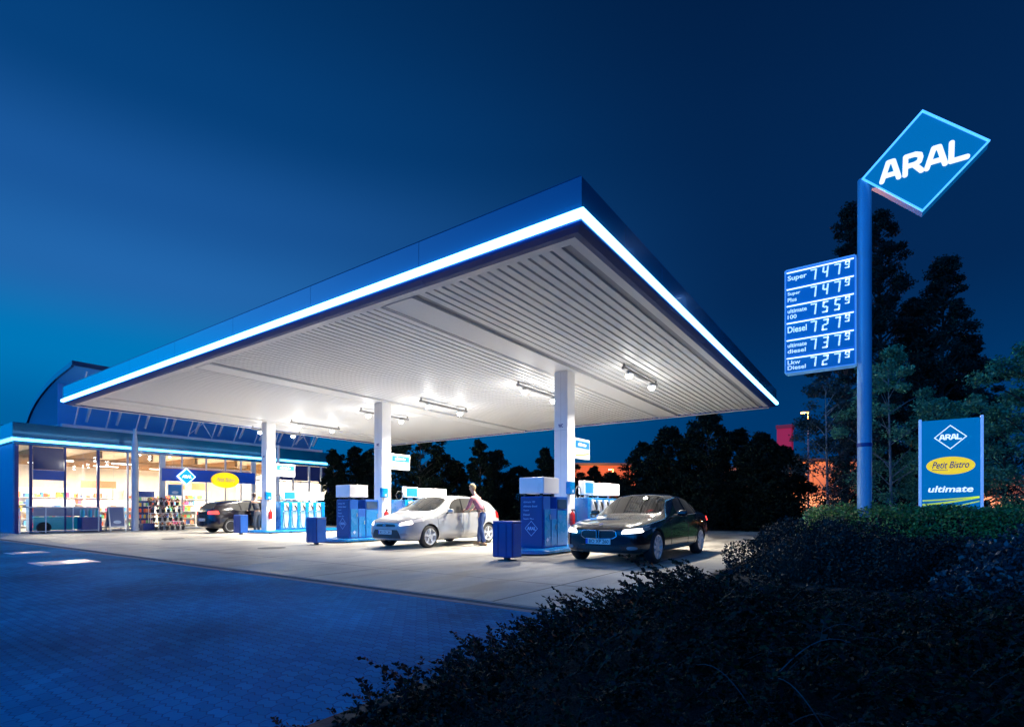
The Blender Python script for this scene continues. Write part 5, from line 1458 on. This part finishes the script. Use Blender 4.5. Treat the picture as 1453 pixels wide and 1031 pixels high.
desc = {474: 'small dark pointed tree at the right end of the shop', 502: 'dark round tree just right of the shop roof', 522: 'dark pointed tree left of the middle column', 560: 'big dark tree right behind the middle column',
        596: 'big dark round tree right of the middle column, above the white light box', 628: 'lower dark tree behind the head of the man in pink', 648: 'slim dark pointed tree right of the man in pink', 682: 'dark pointed tree above the tail of the white hatchback',
        704: 'dark round tree right of the white hatchback', 738: 'low dark tree left of the lettered dispenser near the black saloon', 775: 'dark pointed tree left of the right-hand column', 800: 'dark tree hidden partly by the right-hand column',
        842: 'slim dark tree in front of the orange-lit hall, right of the right-hand column', 868: 'low dark bushy tree above the black saloon bonnet', 915: 'dark round tree above the black saloon windscreen', 950: 'dark round tree above the black saloon roof',
        1008: 'tallest dark tree of the group behind the black saloon', 985: 'dark tree at the left shoulder of the tallest one behind the saloon', 1045: 'dark tree directly right of the tallest one behind the saloon', 1080: 'dark tree left of the red tower', 1108: 'rightmost dark tree of the group, below the red tower', 940: 'dark tree in the second row behind the black saloon'}
tmpl = {}
for i, (px, d, h, w, kd) in enumerate(bg):
    x_, y_ = P2(px, d)
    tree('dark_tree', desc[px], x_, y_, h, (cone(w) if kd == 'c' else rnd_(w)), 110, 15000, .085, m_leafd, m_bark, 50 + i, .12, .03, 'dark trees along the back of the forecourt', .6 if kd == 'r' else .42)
# low dark undergrowth closing the gaps under them
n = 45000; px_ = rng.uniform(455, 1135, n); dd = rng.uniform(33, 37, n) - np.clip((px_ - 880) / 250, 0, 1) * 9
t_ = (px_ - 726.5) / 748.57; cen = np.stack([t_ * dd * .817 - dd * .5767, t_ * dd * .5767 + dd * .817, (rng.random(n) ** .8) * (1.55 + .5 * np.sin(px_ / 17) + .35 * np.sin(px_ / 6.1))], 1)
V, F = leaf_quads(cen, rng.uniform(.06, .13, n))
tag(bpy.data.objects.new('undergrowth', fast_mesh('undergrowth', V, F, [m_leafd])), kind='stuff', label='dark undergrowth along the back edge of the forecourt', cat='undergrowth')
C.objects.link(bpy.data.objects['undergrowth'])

# clipped hedge and mounded shrubs at the right
def shrub(name, label, loc, rad, nleaf, size, leafm, cat='shrub', seed=0, group=None, boxy=0, bump=.12):
    e = empty(name, loc, 0, label, cat, group)
    n = nleaf
    u = rng.normal(size=(n, 3)); u /= np.linalg.norm(u, axis=1)[:, None]; u[:, 2] = np.abs(u[:, 2])
    if boxy:
        m_ = np.max(np.abs(u), axis=1)[:, None]; u = u * (1 - boxy) + u / m_ * boxy
    ph = np.arctan2(u[:, 1], u[:, 0])
    lump = 1 + bump * (np.sin(ph * 5 + seed) * np.cos(u[:, 2] * 6 + seed) + .6 * np.sin(u[:, 0] * 11 + seed * 2) * np.sin(u[:, 1] * 9) )
    k = (1 - .16 * rng.random(n) ** 1.5) * lump + rng.normal(size=n) * .018
    cen = u * np.array(rad) * k[:, None]
    V, F = leaf_quads(cen, rng.uniform(.6, 1.3, n) * size)
    o = bpy.data.objects.new('foliage', fast_mesh('foliage', V, F, [leafm])); C.objects.link(o); o.parent = e
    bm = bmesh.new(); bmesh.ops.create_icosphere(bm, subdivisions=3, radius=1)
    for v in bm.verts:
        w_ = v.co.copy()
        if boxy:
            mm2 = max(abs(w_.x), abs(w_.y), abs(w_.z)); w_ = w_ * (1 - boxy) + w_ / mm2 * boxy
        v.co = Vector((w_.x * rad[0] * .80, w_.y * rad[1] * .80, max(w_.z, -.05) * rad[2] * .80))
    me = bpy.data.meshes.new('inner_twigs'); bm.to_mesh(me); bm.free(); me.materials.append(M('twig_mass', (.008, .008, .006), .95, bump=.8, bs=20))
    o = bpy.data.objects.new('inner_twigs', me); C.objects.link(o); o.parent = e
    return e
x_, y_ = P2(1225, 12.6); shrub('clipped_hedge', 'clipped hedge at the foot of the pylon pole', (x_, y_, 0), (1.35, .75, 1.18), 12000, .035, m_leafh, 'hedge', 1, None, .5, .08)
x_, y_ = P2(1345, 11.8); shrub('clipped_hedge', 'bright green clipped hedge in front of the advertising panel', (x_, y_, 0), (1.15, .75, 1.16), 14000, .035, m_leafh, 'hedge', 2, None, .5, .08)
x_, y_ = P2(1462, 11.0); shrub('clipped_hedge', 'green clipped hedge running out of the right edge of the picture', (x_, y_, 0), (1.15, .8, 1.14), 14000, .035, m_leafh, 'hedge', 3, None, .5, .08)
x_, y_ = P2(1175, 15.5); shrub('round_bush', 'dark bush between the birch and the mounded shrub, left of the pylon foot', (x_, y_, 0), (.9, .7, 1.12), 8000, .04, m_leafm, 'shrub', 8, None, 0, .15)
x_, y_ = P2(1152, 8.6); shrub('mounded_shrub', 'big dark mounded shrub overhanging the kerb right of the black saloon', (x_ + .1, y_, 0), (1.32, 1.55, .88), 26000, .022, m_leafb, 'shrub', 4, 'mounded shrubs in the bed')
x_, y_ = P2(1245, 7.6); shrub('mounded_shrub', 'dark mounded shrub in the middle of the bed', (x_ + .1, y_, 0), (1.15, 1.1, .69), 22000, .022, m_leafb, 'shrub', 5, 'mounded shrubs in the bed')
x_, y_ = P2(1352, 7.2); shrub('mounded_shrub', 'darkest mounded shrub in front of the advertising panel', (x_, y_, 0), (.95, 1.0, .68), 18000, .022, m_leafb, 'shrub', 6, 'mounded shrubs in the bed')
x_, y_ = P2(1480, 4.4); shrub('mounded_shrub', 'nearest shrub with waxy leaves coloured as blue-lit at the right edge', (x_, y_, 0), (.72, .8, .86), 13000, .026, M('leaf_waxy_blue_lit', rough=.38, spec=.5, island=[(.008, .018, .022), (.016, .034, .042), (.028, .05, .06)]), 'shrub', 7, 'mounded shrubs in the bed')  # blue light falling on these leaves is put into their colour
# creeping cover: arching twigs with two rows of small leaves
def sprig(nl, seed):
    r = np.random.default_rng(seed); L = 1.0
    t = np.linspace(0, 1, 9); bend = r.uniform(.3, .8)
    px = t * .95; pz = np.sin(t * 1.9) * bend * .55; pyy = np.sin(t * 3 + r.uniform(0, 6)) * .05
    P = np.stack([px, pyy, pz], 1); V = []; F = []; mi = []
    for i in range(8):
        w0, w1 = .011 * (1 - t[i] * .75), .011 * (1 - t[i + 1] * .75); o = len(V)
        V += [P[i] + (0, -w0, 0), P[i] + (0, w0 * .5, w0), P[i + 1] + (0, w1 * .5, w1), P[i + 1] + (0, -w1, 0)]
        F.append((o, o + 1, o + 2, o + 3)); mi.append(1)
    for k in range(nl):
        q = .08 + .92 * k / nl; p = np.array([np.interp(q, t, P[:, j]) for j in range(3)])
        side = 1 if k % 2 else -1; a = r.uniform(.5, 1.3); ln = r.uniform(.05, .14) * (1.1 - .4 * q); ax = np.array([math.cos(a), side * math.sin(a), r.uniform(-.1, .7)]); ax /= np.linalg.norm(ax)
        n_ = np.cross(ax, r.normal(size=3)); n_ /= np.linalg.norm(n_); o = len(V)
        V += [p, p + ax * ln * .5 + n_ * ln * .32, p + ax * ln, p + ax * ln * .5 - n_ * ln * .32]; F.append((o, o + 1, o + 2, o + 3)); mi.append(0)
    return np.array(V), np.array(F), np.array(mi)
tm = [sprig(40, s) for s in range(8)]
AV, AF, AM = [], [], []; off = 0
def put(x, y, z, L, az, tilt, k):
    global off
    V, F, mi = tm[k]; V = V * L
    ct, st_ = math.cos(tilt), math.sin(tilt); ca, sa = math.cos(az), math.sin(az)
    Rt = np.array([[ct, 0, -st_], [0, 1, 0], [st_, 0, ct]]); Rz = np.array([[ca, -sa, 0], [sa, ca, 0], [0, 0, 1]])
    V2 = V @ Rt.T @ Rz.T + (x, y, z); AV.append(V2); AF.append(F + off); AM.append(mi); off += len(V)
rnd = random.Random(77); cnt = 0
def cover_h(x, y):   # height of the mat
    ed = min(max((x + 2.15) / .8, 0), 1)
    far = 1 - .88 * min(1, max(0, (y - 5.2) / 3.0))
    if x > -1.55: far = min(far, 1 - .72 * min(1, max(0, (y - 4.6) / 1.6)))
    return far * (.06 + .36 * ed) * min(1, max(.3, (y + .2) / 3.6)) * (1 + .25 * math.sin(x * 2.3 + y * 1.1) * math.sin(y * 1.7))
while cnt < 5200:
    y = rnd.uniform(.15, 9.4) ** 1.0; x = rnd.uniform(-2.12, 4.2)
    if math.hypot(x, y) < .95: continue
    d_ = y * .817 - x * .577; r_ = x * .817 + y * .577
    if d_ < .6 or abs(r_ / d_) > 1.15: continue
    if rnd.random() > min(1, 3.2 / d_ + .18): continue
    if x > -1.3 and y > 7.2: continue
    h_ = cover_h(x, y)
    edge = x < -1.6
    put(x, y, h_ * rnd.uniform(.25, .85), rnd.uniform(.18, .42) * min(1, .45 + y * .16) * (1 if y < 5.5 else max(.35, 1 - .25 * (y - 5.5))), (rnd.gauss(PI, .8) if edge else rnd.uniform(0, 2 * PI)), rnd.uniform(-.15, .45 if y < 6 else .1), rnd.randrange(8)); cnt += 1
# long twigs that reach over the kerb
for k in range(120):
    y = rnd.uniform(1.6, 7.2); q = min(1, y / 5.5) * (1 if y < 5.6 else 1 - .42 * (y - 5.6)); put(-1.80 + rnd.uniform(-.15, .2), y, rnd.uniform(.10, .34) * q, rnd.uniform(.3, .62) * (.45 + .55 * q), rnd.gauss(PI - .35, .6), rnd.uniform(-.05, .4), rnd.randrange(8))
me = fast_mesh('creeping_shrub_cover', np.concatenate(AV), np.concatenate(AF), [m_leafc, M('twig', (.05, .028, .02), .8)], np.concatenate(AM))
o = bpy.data.objects.new('creeping_shrub_cover', me); C.objects.link(o)
tag(o, 'dark creeping small-leaved shrub cover filling the bed and hanging over the kerb', 'ground cover', kind='stuff')
# a solid dark mat under the twigs
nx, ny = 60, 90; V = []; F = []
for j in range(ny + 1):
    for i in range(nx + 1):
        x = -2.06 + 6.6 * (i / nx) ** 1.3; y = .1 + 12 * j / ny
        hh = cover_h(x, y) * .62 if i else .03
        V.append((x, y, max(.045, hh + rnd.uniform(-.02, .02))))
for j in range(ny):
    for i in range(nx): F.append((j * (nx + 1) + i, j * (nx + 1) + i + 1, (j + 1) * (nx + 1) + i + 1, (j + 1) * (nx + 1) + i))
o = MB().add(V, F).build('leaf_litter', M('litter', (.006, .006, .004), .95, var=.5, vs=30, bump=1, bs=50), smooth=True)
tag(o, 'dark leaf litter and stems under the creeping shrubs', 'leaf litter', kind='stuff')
# long grass blades poking out of the cover
gb = 0
for k, (px, py_, d, ln, colr) in enumerate(((1095, 935, 2.6, .42, 0), (1075, 985, 2.3, .34, 0), (1150, 925, 2.7, .4, 1), (1205, 920, 2.8, .42, 1), (1137, 900, 3.0, .36, 0), (1170, 1000, 2.2, .3, 0), (1088, 1020, 2.1, .3, 1))):
    x_, y_ = P2(px, d); z_ = 1.1 - (py_ - 721) * d / 748.57
    a = rnd.uniform(-.6, .6) + (PI if k % 2 else 0); pts = [(x_ + math.cos(a) * ln * t * .8, y_ + math.sin(a) * ln * t * .5, max(.12, z_ - .1) + ln * .55 * math.sin(1.9 * t)) for t in [q / 8 for q in range(9)]]
    bl = MB().tube(pts, [.0028 * (1 - .8 * q / 8) + .0006 for q in range(9)], 4)
    gb_o = bl.build('grass_blade', M('blade_red', (.06, .012, .012), .5) if colr else M('blade_pale', (.022, .036, .05), .5))
    tag(gb_o, 'long %s grass blade arching out of the creeping shrubs' % ('reddish' if colr else 'pale'), 'grass blade', '%s grass blades in the bed' % ('reddish' if colr else 'pale'))

# ------------------------------------------------------------ far background
def sodium(x, y, z, w):
    la = bpy.data.lights.new('sodium_lamp', 'POINT'); la.energy = w; la.color = (1, .36, .07); la.shadow_soft_size = .2
    return la
def street_lamp(x, y, h, label, w, col=(1, .36, .07)):
    e = empty('street_lamp', (x, y, 0), 0, label, 'street lamp', 'street lamps far behind')
    MB().tube([(0, 0, 0), (0, 0, h * .6), (0, 0, h)], [.09, .07, .05], 8).build('pole', M('lamp_post_grey', (.12, .12, .13), .5), e)
    MB().box(-.7, .1, -.08, .08, h, h + .12).build('lamp_head', m_dark, e, .02)
    MB().box(-.65, -.2, -.06, .06, h - .03, h - .001).build('lens', M('sodium_lens', (1, .5, .2), .3, emit=(1, .55, .25), es=12), e)
    la = bpy.data.lights.new('sodium_lamp', 'POINT'); la.energy = w; la.color = col; la.shadow_soft_size = .2
    lo = bpy.data.objects.new('sodium_lamp', la); C.objects.link(lo); lo.parent = e; lo.location = (-.4, 0, h - .3)
def hall(px0, px1, d, ztop, label, col, wins):
    (xa, ya), (xb, yb) = P2(px0, d), P2(px1, d)
    ang = math.atan2(yb - ya, xb - xa); L = math.hypot(xb - xa, yb - ya)
    e = empty('warehouse', (xa, ya, 0), ang, label, 'warehouse')
    MB().box(0, L, 0, 14, 0, ztop).build('wall', col, e)
    MB().box(-.25, L + .25, -.25, 14.25, ztop, ztop + .35).build('roof', m_dark, e)
    pl = MB(); k = 0
    while k < L: pl.box(k, k + .12, -.06, -.001, 0, ztop - .05); k += 2.4
    pl.build('wall_rib', M('hall_rib', (.3, .16, .08), .6), e)
    for i in range(wins):
        u = L * (i + .5) / wins
        w_ = MB().box(u - 1.1, u + 1.1, -.09, -.062, 1.2, 2.6).build('window', M('hall_window_lit', (1, .6, .3), .3, emit=(1, .55, .22), es=1.6 if i % 3 else .4), e)
        MB().box(u - .03, u + .03, -.12, -.091, 1.2, 2.6).build('frame', m_dark, w_)
m_hall = M('hall_wall_ochre', (.50, .27, .14), .7, var=.2, vs=.4)
hall(1095, 1222, 62, 6.6, 'orange-lit warehouse seen through the trees left of the pylon pole', m_hall, 5)
hall(800, 905, 75, 7.2, 'long low warehouse with red-orange light right of the right-hand column', M('hall_wall_red', (.36, .12, .06), .7, var=.25, vs=.3), 6)
hall(1385, 1500, 70, 5.2, 'orange-lit low building at the right edge behind the hedge', m_hall, 4)
for px, d, h, w, lab in ((1147, 50, 10.2, 900, 'thin tall street lamp left of the pylon pole'), (1200, 54, 6, 900, 'street lamp in front of the orange-lit warehouse'), (870, 66, 6, 1500, 'street lamp before the long low warehouse'), (1425, 62, 6, 1500, 'street lamp by the building at the right edge'), (992, 34.5, 3.4, 60, 'low street lamp hidden among the trees behind the black saloon'), (1024, 36, 3.0, 60, 'second low street lamp hidden among the trees, right of the saloon')):
    x_, y_ = P2(px, d); street_lamp(x_, y_, h, lab, w * 4.5)
x_, y_ = P2(1114, 90)
tw = empty('red_tower', (x_, y_, 0), 0, 'slim red lit tower far behind the trees, left of the pylon', 'tower')
MB().box(-1.1, 1.1, -1.1, 1.1, 0, 14.6).build('shaft', M('tower_red', (.5, .01, .05), .5, emit=(.6, .0, .06), es=.16), tw)
MB().box(-1.25, 1.25, -1.25, 1.25, 14.6, 15.2).build('cap', M('tower_cap', (.3, .01, .03), .5), tw)
# small lights of the town seen through the trees behind the saloon
bpos = [(975, 684), (984, 690), (1004, 694), (992, 703), (1000, 710), (1012, 716), (978, 716), (962, 690), (1020, 706), (1030, 690)]
x_, y_ = P2(960, 48); x2_, y2_ = P2(1050, 48)
